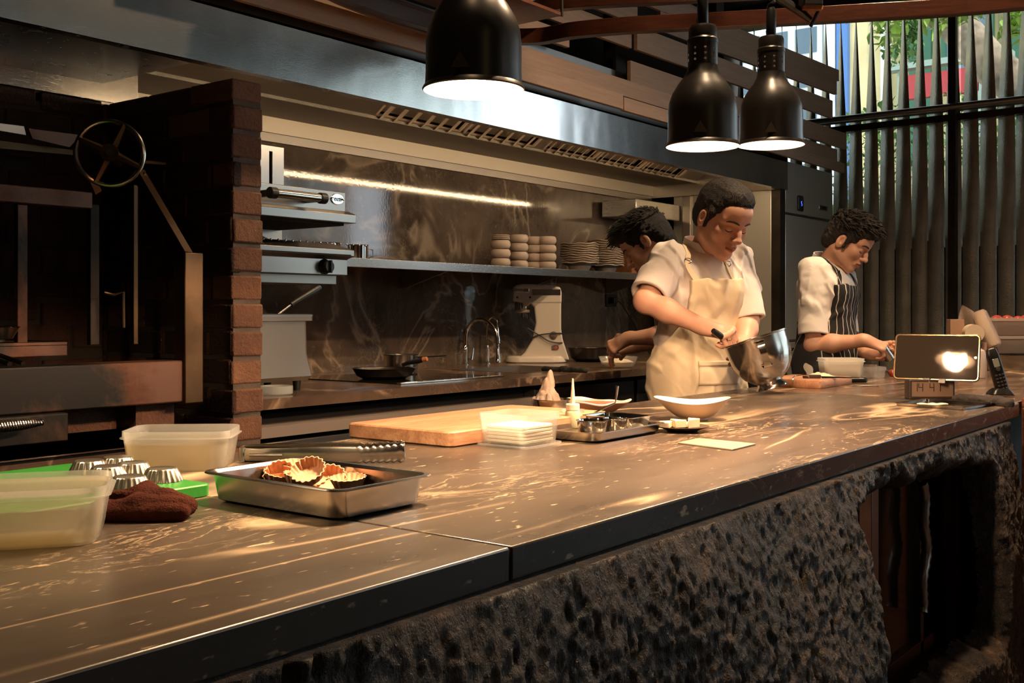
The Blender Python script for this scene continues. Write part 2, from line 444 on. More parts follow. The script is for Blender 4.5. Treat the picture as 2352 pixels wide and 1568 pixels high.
def rusty(name):
    m, N, L, B = newmat(name); v = coords(N, L); n = noise(N, L, v, 3.2, 6, .65, .6); n2 = noise(N, L, coords(N, L, (1, 1, .35)), 16, 5, .7)
    g = N.new('ShaderNodeSeparateXYZ'); L.new(v, g.inputs[0]); px_ = math1(N, L, 'MULTIPLY', math1(N, L, 'SUBTRACT', g.outputs[0], 1.84), 1.3)
    t = math1(N, L, 'ADD', math1(N, L, 'ADD', math1(N, L, 'MULTIPLY', n, 1.5), math1(N, L, 'MULTIPLY', n2, .35)), px_)
    c = ramp(N, L, t, [(.40, (.010, .008, .006)), (.52, (.055, .028, .014)), (.60, (.10, .036, .016)), (.80, (.15, .075, .048))])
    L.new(c, B.inputs['Base Color']); B.inputs['Metallic'].default_value = .45; B.inputs['Roughness'].default_value = .42; bumpn(N, L, B, n2, .25, .003); return m
M['rust'] = rusty('soot and rust stained steel')
M['iron'] = mat('black iron', (.035, .028, .022), .5, .7, .2, 50, .4, 9)
M['black'] = mat('black plastic', (.012, .012, .013), .35)
M['blackm'] = mat('black satin lamp paint', (.016, .014, .013), .33, 0, .015, 200)
M['soot'] = mat('matt soot', (.014, .011, .009), .85, 0, .4, 50)
M['void'] = mat('near black', (.008, .007, .006), .8)
M['white_in'] = mat('white lamp enamel', (.9, .88, .82), .5)
M['ceil'] = mat('dark painted ceiling', (.018, .014, .012), .8)
M['floor'] = mat('dark floor', (.03, .022, .018), .5, 0, .05, 30, .3, 3)
M['walld'] = mat('dark wall paint', (.05, .038, .03), .8)
M['ply'] = wood('pale oak plank', (.42, .28, .19), (.60, .43, .31), (.36, .23, .15), .55, 1, (1, 1, 16))
M['redwood'] = wood('dark red bent wood', (.030, .009, .005), (.065, .020, .010), None, .3, 1, (3, 3, 20), coat=.4)
M['redwood2'] = wood('red brown bent wood', (.10, .035, .02), (.20, .075, .04), None, .3, 1, (3, 3, 20), coat=.4)
M['board'] = wood('chopping board wood', (.36, .165, .085), (.60, .33, .19), None, .5, 1, (1.2, 9, 9))
M['orangewood'] = wood('orange brown wood', (.30, .11, .045), (.42, .17, .07), None, .45, 1, (1, 9, 3))
# ------------------------------------------------------------------ large structure
def brick_mat(name, cols, soot=0):
    m, N, L, B = newmat(name)
    g = N.new('ShaderNodeNewGeometry'); c = ramp(N, L, g.outputs['Random Per Island'], [(i/(len(cols)-1), k) for i, k in enumerate(cols)])
    v = coords(N, L); n = noise(N, L, v, 9, 6, .7); n2 = noise(N, L, v, 80, 5, .7)
    c = mixc(N, L, ramp(N, L, n, [(.35, (0, 0, 0)), (.75, (.7,)*3)]), c, (.10, .055, .04))
    if soot:
        s = noise(N, L, v, 2.2, 4, .6)
        c = mixc(N, L, ramp(N, L, s, [(.25, (1, 1, 1)), (.75, (1-soot,)*3)]), c, (.012, .009, .008))
    L.new(c, B.inputs['Base Color']); B.inputs['Roughness'].default_value = .5
    bumpn(N, L, B, math1(N, L, 'ADD', math1(N, L, 'MULTIPLY', n2, 1.4), n), 1.0, .010); return m
M['brick'] = brick_mat('weathered face bricks', [(.20, .085, .045), (.34, .16, .09), (.25, .12, .075), (.42, .21, .12)])
M['brick_dk'] = brick_mat('dark and sooty bricks', [(.14, .05, .028), (.20, .075, .04), (.10, .04, .022)], .65)
M['mortar'] = mat('dark mortar', (.10, .075, .058), .7, 0, .8, 60, .4, 9)
M['mortar_dk'] = mat('sooty mortar', (.03, .022, .017), .8, 0, .8, 60)

# room shell
struct('floor', MB().box(-4, 9, -6, 4.4, -.1, 0), M['floor'])
struct('ceiling', MB().box(-4, 7.9, -6, 4.4, 3.5, 3.6), M['ceil'])
struct('wall_back', MB().box(-4, 7.9, 3.76, 3.95, 0, 3.5), M['walld'])
struct('wall_left', MB().box(-4.1, -4, -6, 4.4, 0, 3.5), M['walld'])
struct('wall_front', MB().box(-4, 1.0, -6.1, -6, 0, 3.5).box(7.0, 7.9, -6.1, -6, 0, 3.5).box(1, 7, -6.1, -6, 0, 1.5).box(1, 7, -6.1, -6, 3.2, 3.5).box(1, 4.4, -6.1, -6, 1.5, 3.2), M['walld'])
w2 = struct('window_2', MB().box(5.2, 5.26, -6.08, -6.02, 1.5, 3.2).box(6.1, 6.16, -6.08, -6.02, 1.5, 3.2), M['walld'])
wb = MB(); wb.box(2.24, 6.40, 3.735, 3.76, .90, 1.945); struct('wall_kitchen', wb, M['wallstone'])
# right wall: glazed from floor to ceiling, carried by posts; the part beyond the picture's edge is clear glass
WX = 7.60
struct('wall_right', MB().box(WX, WX+.2, -6, -5.0, 0, 3.5).box(WX, WX+.2, -5.0, -.5, 0, .4).box(WX, WX+.2, -5, 4.4, 3.38, 3.5).box(WX, WX+.2, -.5, .9, 0, 1.75).box(WX, WX+.2, .06, .9, 1.75, 3.38), M['walld'])

# brick pillar between the grill and the back counter, and the sooty wall behind the grill
def bricks(mb, L_, H, depth, M_, bl=.235, bh=.076, gap=.013, seed=1, off0=0, jit=.004):
    rg = random.Random(seed); z = 0; row = 0
    while z < H - .01:
        x = -(bl/2 if (row+off0) % 2 else 0)
        while x < L_:
            a = max(x, 0) ; b = min(x+bl-gap, L_)
            if b - a > .02:
                j = rg.uniform(-jit, jit); k = rg.uniform(-jit, jit)*.6; z1 = min(z+bh, H)
                T = M_ @ Matrix.Rotation(rg.uniform(-.006, .006), 4, 'Y')
                mb.box(a, b, -j, depth, z+k*.5, z1+k*.5, T)
            x += bl
        z += bh + gap; row += 1
    return mb
PX0, PX1, PYF = 2.125, 2.240, 2.72
pil = MB(); rg = random.Random(3); z = 0; row = 0
while z < 1.92:
    j = rg.uniform(-.004, .005); k = rg.uniform(-.004, .004); z1 = min(z+.074, 1.925)
    pil.box(PX0+k, PX1+k*.5, PYF-j, PYF+(.215 if row % 2 else .10), z, z1)
    y = PYF + (.228 if row % 2 else .113)
    while y < 3.5:
        q = rg.uniform(-.004, .004); y2 = min(y+.222, 3.5)
        if y2-y > .03: pil.box(PX0+q, PX1-.003, y, y2, z+rg.uniform(-.002, .002), z1)
        y += .235
    z += .0885; row += 1
wp = struct('wall_brick_pillar', pil, M['brick'], bevel=.006, label='brick pillar standing between the charcoal grill and the back counter')
# the flank inside the grill wears darker bricks than the front
struct('mortar', MB().box(PX0+.004, PX1-.004, PYF+.005, 3.5, 0, 1.915), M['mortar'], wp)
bw = bricks(MB(), 3.4, 1.93, .1, Matrix.Translation((-1.28, 3.42, 0)), seed=5)
wg = struct('wall_grill', bw, M['brick_dk'], bevel=.005)
struct('mortar', MB().box(-1.28, 2.12, 3.43, 3.52, 0, 1.9), M['mortar_dk'], wg)
sw = bricks(MB(), .70, 1.92, .035, Matrix.Translation((PX0-.002, 3.42, 0)) @ Matrix.Rotation(-pi/2, 4, 'Z'), seed=9, bh=.0755, off0=1)
sw2 = struct('dark_skin', sw, M['brick_dk'], wp, bevel=.005)
# ------------------------------------------------------------------ the bar (marble slabs on a split-rock front)
YN, YF, ZB = .785, 1.736, .92
bar = thing('bar_counter', 'long marble topped bar on a rough split rock front, carrying trays, boards and tubs', 'counter', (1.3, 1.26, 0))
Bi = Matrix.Translation((-1.3, -1.26, 0))
def barpart(name, mb, m, **k):
    o = obj(name, mb, m, bar, **k); o.location = Bi @ Vector((0, 0, 0)); return o
barpart('marble_slab', MB().box(-1.2, 1.0185, YN, YF, ZB-.042, ZB), M['bar'], bevel=.003)
barpart('marble_slab', MB().box(1.0215, 3.585, YN, YF, ZB-.042, ZB), M['bar'], bevel=.003)
barpart('marble_slab', MB().box(3.588, 7.0, .80, YF, ZB-.042, ZB), M['bar_far'], bevel=.003)
# split rock: a dense relief, open over the cabinet doors near the far end
def rock_sheet(x0, x1, z0, z1, y0, hole, h=.0048):
    nx = int((x1-x0)/h); nz = int((z1-z0)/h)
    xs = np.linspace(x0, x1, nx+1); zs = np.linspace(z0, z1, nz+1)
    X, Z = np.meshgrid(xs, zs); P = np.stack([X, Z*0, Z], -1).reshape(-1, 3)
    S = P*np.array([1, 1, .62])
    fine0 = fbm(P, 5, 2, 44)
    big = fbm(P, 1.9, 3, 1); mid = 1-np.abs(fbm(S+.02*fine0[:, None], 6, 4, 5)); fine = fbm(S, 60, 3, 9)
    d = .034*big + .006*mid + .0075*(1-np.abs(fine)) + .006*(1-np.abs(fbm(P @ np.array([[.9, 0, .35], [0, 1, 0], [-.35, 0, .35]]), 40, 3, 15))) + .0035*fbm(P*np.array([1, 1, .6]), 130, 2, 19)
    lip = np.clip((P[:, 2]-(z1-.14))/.14, 0, 1)
    d = d*(1-.35*lip) + .018*lip
    e = hole(P)                                   # metres to the opening (negative inside)
    back = np.clip(1-e/.045, 0, 1)**2*.085
    P[:, 1] = y0 - d*.8 - .10*np.clip((z1-P[:, 2])/.34, 0, 1)**.8 + back
    tl = np.clip((P[:, 2]-(z1-.07))/.05, 0, 1); P[:, 1] = P[:, 1]*(1-tl) + np.minimum(P[:, 1], .774-.010*fine)*tl
    top = np.arange(nz*(nx+1), (nz+1)*(nx+1)); P[top, 1] = .82; P[top, 2] = z1; P[top-(nx+1), 2] = z1-.0015
    keep = (e > -.004).reshape(nz+1, nx+1); idx = np.arange((nx+1)*(nz+1)).reshape(nz+1, nx+1)
    q = np.stack([idx[:-1, :-1], idx[:-1, 1:], idx[1:, 1:], idx[1:, :-1]], -1)
    ok = keep[:-1, :-1] & keep[:-1, 1:] & keep[1:, 1:] & keep[1:, :-1]
    return P, q[ok]
def hole(P):
    n = fbm(P, 6, 3, 21)*.022 + fbm(P, 25, 2, 31)*.007
    x0 = 2.10 + n*1.2 - .02*np.sin(P[:, 2]*7); x1 = 3.12 + n*.8; zt = .785 + n*1.3; zb = .34 + n
    dx = np.maximum(x0-P[:, 0], P[:, 0]-x1); dz = np.maximum(zb-P[:, 2], P[:, 2]-zt)
    return np.where((dx < 0) & (dz < 0), np.maximum(dx, dz), np.hypot(np.maximum(dx, 0), np.maximum(dz, 0)))
m, N, L, B = newmat('split rock'); v = coords(N, L, (1, 1, .5)); n1 = noise(N, L, v, 3, 5, .6); n2 = noise(N, L, v, 120, 6, .75); n3 = noise(N, L, v, 30, 5, .7)
c = ramp(N, L, n3, [(.32, (.022, .015, .011)), (.52, (.11, .07, .042)), (.72, (.30, .19, .12))])
c = mixc(N, L, ramp(N, L, n1, [(.42, (0, 0, 0)), (.6, (.8,)*3)]), c, (.030, .029, .029))
L.new(c, B.inputs['Base Color']); B.inputs['Roughness'].default_value = .5
bumpn(N, L, B, math1(N, L, 'ADD', n2, math1(N, L, 'MULTIPLY', n3, 1.5)), 1.0, .016); M['rock'] = m
P, F = rock_sheet(-.6, 3.42, .0, ZB-.043, .805, hole)
o = np_mesh('rock_front', P, F, M['rock'], bar); o.location = Bi.translation
# end block and reveal behind
barpart('rock_end', MB().box(3.42, 3.5, .79, 1.6, 0, ZB-.043), M['counter'], bevel=.01)
barpart('core_panel', MB().box(-.6, 2.1, .90, 1.0, 0, ZB-.044).box(-.6, 3.5, 1.62, 1.68, 0, ZB-.044).box(3.2, 3.42, .90, 1.0, 0, ZB-.044).box(2.1, 3.42, .90, 1.0, .83, ZB-.044).box(3.6, 6.9, .9, .94, 0, ZB-.044), M['void'])
# cabinet with glass doors in the opening
cab = thing('glass_door_cabinet', 'dark cabinet with glass doors set into the opening of the rock bar front', 'cabinet', (2.75, 1.0, 0))
def cp(name, mb, m, **k):
    o = obj(name, mb, m, cab, **k); o.location = (-2.75, -1.1, 0); return o
cp('body', MB().box(2.2, 3.3, 1.2, 1.5, .22, .85).box(2.2, 3.3, 1.0, 1.5, .2, .25), M['iron'])
cp('frame', MB().box(2.66, 2.71, 1.02, 1.05, .25, .85).box(2.2, 3.3, 1.02, 1.05, .25, .29).box(3.05, 3.08, 1.02, 1.05, .25, .85), M['steel_dk'], bevel=.002)
cp('door', MB().box(2.71, 3.05, 1.035, 1.043, .29, .85), mat('dark cabinet glass', (.02, .016, .013), .08, 0, spec=.6))
cp('door', MB().box(2.3, 2.66, 1.035, 1.043, .29, .85), mat('pale cabinet board', (.16, .15, .13), .35, 0, 0))
cp('post', MB().box(2.56, 2.64, 1.015, 1.03, .25, .85), M['orangewood'])
h = obj('ribbed_hose', MB().tube([(2.98+.012*sin(i*.5)+.03*sin(i*.12), .895, .74-.012*i) for i in range(30)], [.013+.0025*(i % 2) for i in range(30)], 12), M['steel_dk'])
tag(h, 'ribbed grey hose hanging inside the opening under the bar end', 'hose')
# wooden partition by the bar end
pt = thing('wooden_partition', 'orange brown wooden panel standing past the far end of the bar', 'partition', (3.66, .86, 0))
o = obj('panel', MB().box(.0, .035, -1.2, -.065, 0, .90), M['redwood2'], pt, bevel=.003)
o = obj('ledge', MB().box(.0, .75, -1.2, -.065, .90, .93), M['redwood2'], pt, bevel=.003)

# ------------------------------------------------------------------ back counter
bc = thing('back_counter', 'brown marble worktop along the kitchen wall with a sink cut into it', 'counter', (4.3, 3.2, 0))
def bcp(name, mb, m, parent=bc, **k):
    o = obj(name, mb, m, parent, **k)
    if parent is bc: o.location = (-4.3, -3.2, 0)
    return o
SX0, SX1, SY0, SY1 = 3.95, 4.50, 2.95, 3.40
bcp('worktop', MB().box(2.245, SX0, 2.74, 3.73, .885, .92).box(SX1, 6.38, 2.74, 3.73, .885, .92).box(SX0, SX1, 2.74, SY0, .885, .92).box(SX0, SX1, SY1, 3.73, .885, .92), M['counter'])
s = MB(); s.box(SX0, SX0+.012, SY0, SY1, .70, .9215).box(SX1-.012, SX1, SY0, SY1, .70, .9215).box(SX0, SX1, SY0, SY0+.012, .70, .9215).box(SX0, SX1, SY1-.012, SY1, .70, .9215).box(SX0, SX1, SY0, SY1, .69, .702)
bcp('sink', s, M['steel_dk'])
uf = thing('undercounter_fridge', 'undercounter fridge with a long steel handle rail left under the back worktop', 'fridge', (3.0, 2.8, 0))
def ufp(name, mb, m, **k):
    o = obj(name, mb, m, uf, **k); o.location = (-3.0, -2.8, 0); return o
ufp('body', MB().box(2.26, 3.78, 2.84, 3.6, .08, .86), M['void'])
ufp('handle_rail', MB().sweep([(2.26, 2.79, 0), (3.785, 2.79, 0)], [(-.03, .79), (.03, .79), (.03, .826), (.012, .832), (-.02, .832)]), mat('satin rail steel', (.48, .40, .34), .34, .6))
ufp('door', MB().box(2.28, 3.02, 2.80, 2.84, .12, .77), M['steel_dk'], bevel=.004)
ufp('door', MB().box(3.03, 3.77, 2.80, 2.84, .12, .77), M['steel_dk'], bevel=.004)
ufp('end_trim', MB().box(3.785, 3.80, 2.785, 2.84, .08, .86), M['steel_dk'])
bcab = thing('base_cabinet', 'dark base cabinets right of the undercounter fridge below the back worktop', 'cabinet', (5.0, 2.9, 0))
o = obj('body', MB().box(-1.19, 1.38, -.07, .7, 0, .68).box(-1.19, -1.06, -.07, .7, .68, .884).box(-.49, 1.38, -.07, .7, .68, .884), M['void'], bcab)
for i in range(3):
    x = -1.17 + i*.85
    d = obj('door', MB().box(x, x+.82, -.10, -.072, .12, .86), M['iron'], bcab, bevel=.004)
    obj('handle', MB().tube([(x+.06, -.12, .80), (x+.22, -.12, .80)], .006), M['steel_dk'], d)

# ------------------------------------------------------------------ wall shelf
sh = thing('wall_shelf', 'long stainless shelf on the marble wall holding bowls and plates', 'shelf', (4.2, 3.55, 1.42))
obj('board', MB().box(-1.75, 2.0, -.20, .18, -.002, .01), M['steel'], sh)
obj('front_lip', MB().box(-1.75, 2.0, -.202, -.198, -.028, .012), M['steel'], sh, bevel=.0015)
for i in range(4):
    x = -1.2+i*.95
    obj('bracket', MB().prism([(-.19, -.004), (.18, -.004), (.18, -.10), (.15, -.10)], x, x+.012, Matrix(((0, 0, 1, 0), (1, 0, 0, 0), (0, 1, 0, 0), (0, 0, 0, 1)))), M['steel_dk'], sh)

# ------------------------------------------------------------------ extraction hood
hd = thing('extractor_hood', 'long stainless extractor hood over the grill and back counter with lit underside', 'hood', (2.6, 3.2, 2.0))
def hp(name, mb, m, parent=hd, **k):
    o = obj(name, mb, m, parent, **k)
    if parent is hd: o.location = (-2.6, -3.2, -2.0)
    return o
HX0, HX1 = -1.6, 6.40
hp('front_panel', MB().box(HX0, HX1, 2.742, 2.75, 1.96, 2.143), M['steel_hood'])
hp('front_lip', MB().box(HX0, HX1, 2.75, 2.785, 1.96, 1.966).box(HX0, HX1, 2.742, 2.80, 2.135, 2.143), M['steel'])
hp('top_panel', MB().box(HX0, HX1, 2.86, 2.868, 2.143, 2.40).box(HX0, HX1, 2.80, 2.868, 2.137, 2.143), M['steel_dk'])
hp('roof_panel', MB().box(HX0, HX1, 2.868, 3.75, 2.392, 2.40), M['steel_dk'])
hp('back_panel', MB().box(2.24, HX1, 3.70, 3.715, 1.982, 2.05), mat('satin hood steel', (.66, .60, .52), .45, .6))
hp('recess_shade_band', MB().box(2.24, HX1, 3.715, 3.735, 1.945, 1.985), M['steel_dk'])  # added dull band stands in for the shaded recess over the marble
hp('rear_shelf', MB().box(HX0, HX1, 3.38, 3.715, 2.05, 2.056), mat('shade brown steel', (.16, .12, .085), .5, .5))  # shade under the shelf put into a dark brown colour
hp('rear_lip', MB().box(HX0, HX1, 3.374, 3.382, 2.05, 2.064), M['steel'])
hp('rear_panel', MB().box(HX0, 2.24, 3.40, 3.41, 1.93, 2.05).sweep([(HX0, 3.15, 1.99), (2.1, 3.15, 1.99)], [(-.25, 0), (.25, 0), (.25, .03), (-.25, .10)]), M['steel'])
# sloping plenum plate and slatted filters
def slope(x0, x1, t0, t1, th=.004):
    a = Vector((0, 3.376, 2.062)); b = Vector((0, 2.90, 2.38)); d = b-a; n = Vector((0, d.z, -d.y)).normalized()
    p, q = a+d*t0, a+d*t1
    vs = [(x, *(w+n*e)[1:]) for x in (x0, x1) for w in (p, q) for e in (0, th)]
    return vs, [(0, 1, 3, 2), (4, 6, 7, 5), (0, 2, 6, 4), (1, 5, 7, 3), (0, 4, 5, 1), (2, 3, 7, 6)]
pl = MB()
for x0, x1, t0, t1 in ((HX0, 3.40, 0, 1), (4.58, 4.66, 0, 1), (6.16, 6.4, 0, 1), (3.40, 6.16, 0, .012), (3.40, 6.16, .8, 1)): pl.add(*slope(x0, x1, t0, t1))
hp('plenum', pl, M['steel_dk'])
FILT = mat('warm satin filter steel', (.58, .47, .37), .42, .55)
for fx0, fx1, nsl in ((3.40, 3.98, 6), (4.0, 4.58, 6), (4.66, 5.15, 6), (5.17, 5.66, 6), (5.68, 6.16, 6)):
    fl = MB(); fl.add(*slope(fx0, fx0+.015, 0, .82, .01)); fl.add(*slope(fx1-.015, fx1, 0, .82, .01)); fl.add(*slope(fx0, fx1, 0, .02, .01))
    st = (fx1-fx0-.03)/nsl
    for i in range(nsl):
        x = fx0+.015+i*st
        vs, fs = slope(x+.006, x+st*.84, .0, .8, .003)
        c0 = sum((Vector(v_) for v_ in vs), Vector())/8
        T = Matrix.Translation(c0) @ Matrix.Rotation(.42, 4, Vector((0, -.476, .318)).normalized()) @ Matrix.Translation(-c0)
        fl.add(vs, fs, T)
        vs, fs = slope(x+.004, x+st*.95, .0, .8, .003); vs = [Vector(v_)+Vector((0, .026, .034)) for v_ in vs]; fl.add(vs, fs)
    hp('grease_filter', fl, FILT)
led = hp('lamp_strip', MB().box(2.35, 6.30, 2.785, 2.797, 1.972, 1.984), emis('warm strip light', (1.0, .70, .40), 56))
hp('end_cap', MB().box(6.39, 6.40, 2.75, 3.74, 1.97, 2.40), M['steel'])
# small steel box under the hood's far corner
tb = obj('duct_box', MB().box(5.75, 6.32, 3.45, 3.70, 1.795, 1.90), M['steel'], bevel=.004); tag(tb, 'small steel box fixed under the hood in the far corner of the niche', 'box')
cp_ = obj('corner_post', MB().box(6.32, 6.36, 3.38, 3.44, .92, 1.96), M['steel_dk'], bevel=.003); tag(cp_, 'thin steel corner post where the kitchen niche ends beside the tall fridge', 'post')

# ------------------------------------------------------------------ tall steel fridge
M['fridge'] = mat('satin fridge steel', (.62, .60, .54), .32, .6, .04, 14, stretch=(1, 1, .1), rvar=.06, vscale=3)
fr = thing('tall_fridge', 'tall stainless upright fridge with a digital display at the end of the kitchen', 'fridge', (6.86, 3.16, 0))
FZ = 2.16
def fp(name, mb, m, parent=fr, **k):
    o = obj(name, mb, m, parent, **k)
    if parent is fr: o.location = (-6.86, -3.16, 0)
    return o
fp('body', MB().box(6.42, 7.30, 2.86, 3.56, 0, FZ), M['fridge'], bevel=.004)
ct = fp('control_panel', MB().box(6.50, 7.30, 2.80, 2.86, 1.835, FZ), M['fridge'], bevel=.004)
fp('door', MB().box(6.50, 7.30, 2.80, 2.86, 1.02, 1.82), M['fridge'], bevel=.006)
fp('door', MB().box(6.50, 7.30, 2.80, 2.86, .10, 1.005), M['fridge'], bevel=.006)
fp('door_edge', MB().box(6.42, 6.495, 2.80, 2.86, .05, FZ), M['iron'])
c0 = at(1837, 467, Y=2.80)
dp = fp('display', MB().rr([(.043, .05, .015, 0), (.043, .05, .015, .008), (.036, .043, .012, .012)], 6, Matrix.Translation((c0.x, 2.80, c0.z)) @ Matrix.Rotation(R(90), 4, 'X')), M['black'])
sg = MB()
for q in ((0, .012), (0, -.002), (0, -.016)): sg.box(c0.x-.002, c0.x+.006, 2.786, 2.788, c0.z+q[1]-.001, c0.z+q[1]+.001)
sg.box(c0.x-.004, c0.x-.002, 2.786, 2.788, c0.z, c0.z+.012).box(c0.x+.005, c0.x+.007, 2.786, 2.788, c0.z-.014, c0.z-.002)
s = obj('digit', sg, emis('blue display digits', (.05, .12, 1.0), 3), dp)
lg = at(1889, 478, Y=2.80)
bd = fp('badge', MB().box(lg.x-.075, lg.x+.085, 2.792, 2.80, lg.z-.018, lg.z+.018), M['chrome'], bevel=.003)
def text(name, body, size, loc, rot, m, parent, ext=.001, align='CENTER'):
    cu = bpy.data.curves.new(name, 'FONT'); cu.body = body; cu.size = size; cu.extrude = ext; cu.align_x = align; cu.align_y = 'CENTER'
    o = bpy.data.objects.new(name, cu); COL.objects.link(o); o.location = loc; o.rotation_euler = rot; cu.materials.append(m); me = bpy.data.meshes.new_from_object(o); o2 = bpy.data.objects.new(name, me); COL.objects.link(o2); o2.location = loc; o2.rotation_euler = rot; o2.parent = parent; bpy.data.objects.remove(o); return o2
text('lettering', 'EMPIRE', .034, (lg.x+.005, 2.7915, lg.z), (R(90), 0, 0), M['black'], bd)

# ------------------------------------------------------------------ window wall of twisted strips
fm = M['iron']
win = MB(); struct('window_1', MB().box(WX-.03, WX+.03, 2.055, 2.105, 0, 3.38).box(WX-.03, WX+.03, .86, .90, 0, 3.38).box(WX-.03, WX+.03, -.50, -.46, 0, 3.38), fm, bevel=.003)
w1 = bpy.data.objects['window_1']
tr_ = obj('transom', MB().tube([(WX-.04, 3.30, 2.58), (WX-.04, .9, 2.58)], .022, 12).box(WX-.02, WX+.02, .9, 3.7, 2.555, 2.60), M['steel_dk'], w1)
gm, N, L, B = newmat('window glass'); N.remove(B)
g1 = N.new('ShaderNodeBsdfTransparent'); g1.inputs[0].default_value = (.60, .62, .60, 1); g2 = N.new('ShaderNodeBsdfGlossy'); g2.inputs['Roughness'].default_value = .02
mx = N.new('ShaderNodeMixShader'); L.new(facing(N, L), mx.inputs[0]); L.new(g1.outputs[0], mx.inputs[1]); L.new(g2.outputs[0], mx.inputs[2]); L.new(mx.outputs[0], N['Material Output'].inputs[0])
M['glass'] = gm
w2_ = bpy.data.objects['window_2']; obj('pane', MB().box(4.4, 7.0, -6.055, -6.05, 1.5, 3.2), gm, w2_)
gl = obj('pane', MB().box(WX+.172, WX+.178, .9, 2.075, .02, 3.38), gm, w1)
gl = obj('pane', MB().box(WX+.172, WX+.178, 2.085, 3.72, .02, 3.38), gm, w1)
scr = thing('twisted_strip_screen', 'tall screen of dark metal strips twisting shut towards the floor behind the glass', 'screen', (WX+.10, 2.3, 0))
strm = mat('hammered dark strip', (.42, .40, .35), .32, .3, 1.0, 75, .2, 6)
PITCH = .113
def strip_mb(y, oy, zf=1.72, zt_=3.32):
    jit = 7*sin(y*57.0)
    def fn(a, b):
        z = 3.4*b; ang = R(float(np.interp(z, [1.65, 2.0, 2.38, 2.63, 3.09, 3.35], [0, 9, 18, 27, 54, 69]) + jit*np.clip((z-1.65)/.6, 0, 1)*np.clip((3.4-z)/.6, 0, 1)))
        w = PITCH*.53*(a*2-1); return (w*sin(ang), y-oy+w*cos(ang), z)
    return MB().grid(fn, 2, 60)
y = .86
while y < 3.75:
    s_ = obj('strip', strip_mb(y, 2.3), strm, scr, smooth=60); sm = s_.modifiers.new('t', 'SOLIDIFY'); sm.thickness = .003; y += PITCH
obj('pane', MB().box(WX-.003, WX+.003, -5.0, -.5, .4, 3.38), gm, w1)
for yy in (-4.0, -3.0, -2.0, -1.2): obj('mullion', MB().box(WX-.03, WX+.03, yy-.02, yy+.02, .4, 3.38), fm, w1)
obj('rail', MB().box(-.05, .05, -1.6, 1.5, 2.50, 2.545), fm, scr)

# ------------------------------------------------------------------ outside
struct('ground_outside', MB().box(WX+.25, 30, -14, 24, -.2, -.02), mat('pale paving', (.42, .38, .30), .9, 0, .3, 20))
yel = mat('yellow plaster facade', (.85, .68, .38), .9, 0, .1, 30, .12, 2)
bl = thing('yellow_building', 'yellow plastered building with blue trim and white window grid across the street', 'building', (15, 0, 0))
obj('wall', MB().box(0, 4, -1, 16, 0, 9), yel, bl)
bluem = mat('blue paint', (.10, .22, .55), .6); whm = mat('white window paint', (.75, .8, .85), .5); gs = mat('dull window glass', (.12, .17, .23), .15, 0)
grn = mat('green shutter paint', (.04, .13, .08), .6); plaster_shade = mat('shaded plaster', (.42, .36, .20), .9, 0, .1, 30, .15, 2)
obj('shaded_wall', MB().box(-.12, -.001, -1, 4.95, 0, 9), plaster_shade, bl)  # shade on this part of the facade put into a darker plaster colour
for (ya, yb, za, zb_, kind) in ((5.88, 8.6, 2.4, 6.4, 'w'), (4.33, 4.62, 3.2, 6.2, 'g'), (3.05, 3.40, 3.2, 6.2, 'g'), (3.55, 4.2, 4.2, 5.6, 'd')):
    x = -.15 if kind != 'w' else 0
    wdw = obj('window', MB().box(x-.06, x+.02, ya, yb, za, zb_), whm if kind == 'w' else grn, bl)
    if kind == 'w':
        pn = MB(); ny = 6; nz = 8
        for a in range(ny):
            for b in range(nz):
                pn.box(-.075, -.055, ya+.08+(yb-ya-.08)/ny*a, ya+(yb-ya-.08)/ny*(a+1)-.04, za+.08+(zb_-za-.08)/nz*b, za+(zb_-za-.08)/nz*(b+1)-.05)
        obj('pane', pn, gs, wdw)
    elif kind == 'd':
        obj('pane', MB().box(x-.075, x-.055, ya+.08, yb-.08, za+.1, zb_-.1), gs, wdw)
obj('trim', MB().box(-.10, 0, 5.50, 5.66, 0, 9), bluem, bl)
obj('trim', MB().box(-.10, 0, 5.68, 5.84, 0, 9), whm, bl)
obj('trim', MB().box(-.20, -.1, 4.88, 5.0, 0, 9), whm, bl)
aw = tag(obj('red_awning', MB().box(12.9, 13.0, 3.25, 4.1, 3.70, 3.98), mat('red canvas', (.50, .06, .07), .7)), 'red awning strip seen through the strips of the window screen', 'awning')
ab_ = tag(obj('grey_beam', MB().box(12.85, 13.05, 2.9, 4.3, 4.05, 4.12).box(12.9, 12.98, 3.2, 3.26, 0, 4.1).box(12.9, 12.98, 4.1, 4.16, 0, 4.1), mat('grey green paint', (.35, .42, .38), .6)), 'grey green beam on posts just above the red awning outside', 'beam')
bark = mat('grey brown bark', (.30, .22, .16), .9, 0, 1.0, 12, .6, 9, stretch=(1, 1, 1))
pth = [at(1900, -260, X=10.5), at(2120, 0, X=10.5), at(2200, 60, X=10.5), at(2275, 150, X=10.5), at(2360, 210, X=10.6), at(2440, 330, X=10.7), at(2500, 716, X=10.8)]
pth = [Vector(p) for p in pth]; pth[-1].z = -.02
tr = thing('leaning_tree', 'leaning tree trunk with bright leaves outside the window', 'tree', (pth[-1].x, pth[-1].y, 0))
o = obj('trunk', MB().tube(pth, [.15, .16, .17, .18, .19, .21, .25], 14), bark, tr); o.location = -tr.location
leafm = mat('lime leaves', (.30, .42, .08), .6, 0, 0, 1, .5, 3); leafd = mat('green leaves', (.10, .20, .05), .6, 0, 0, 1, .4, 3)  # lime green for the tree, darker green for the shrubs
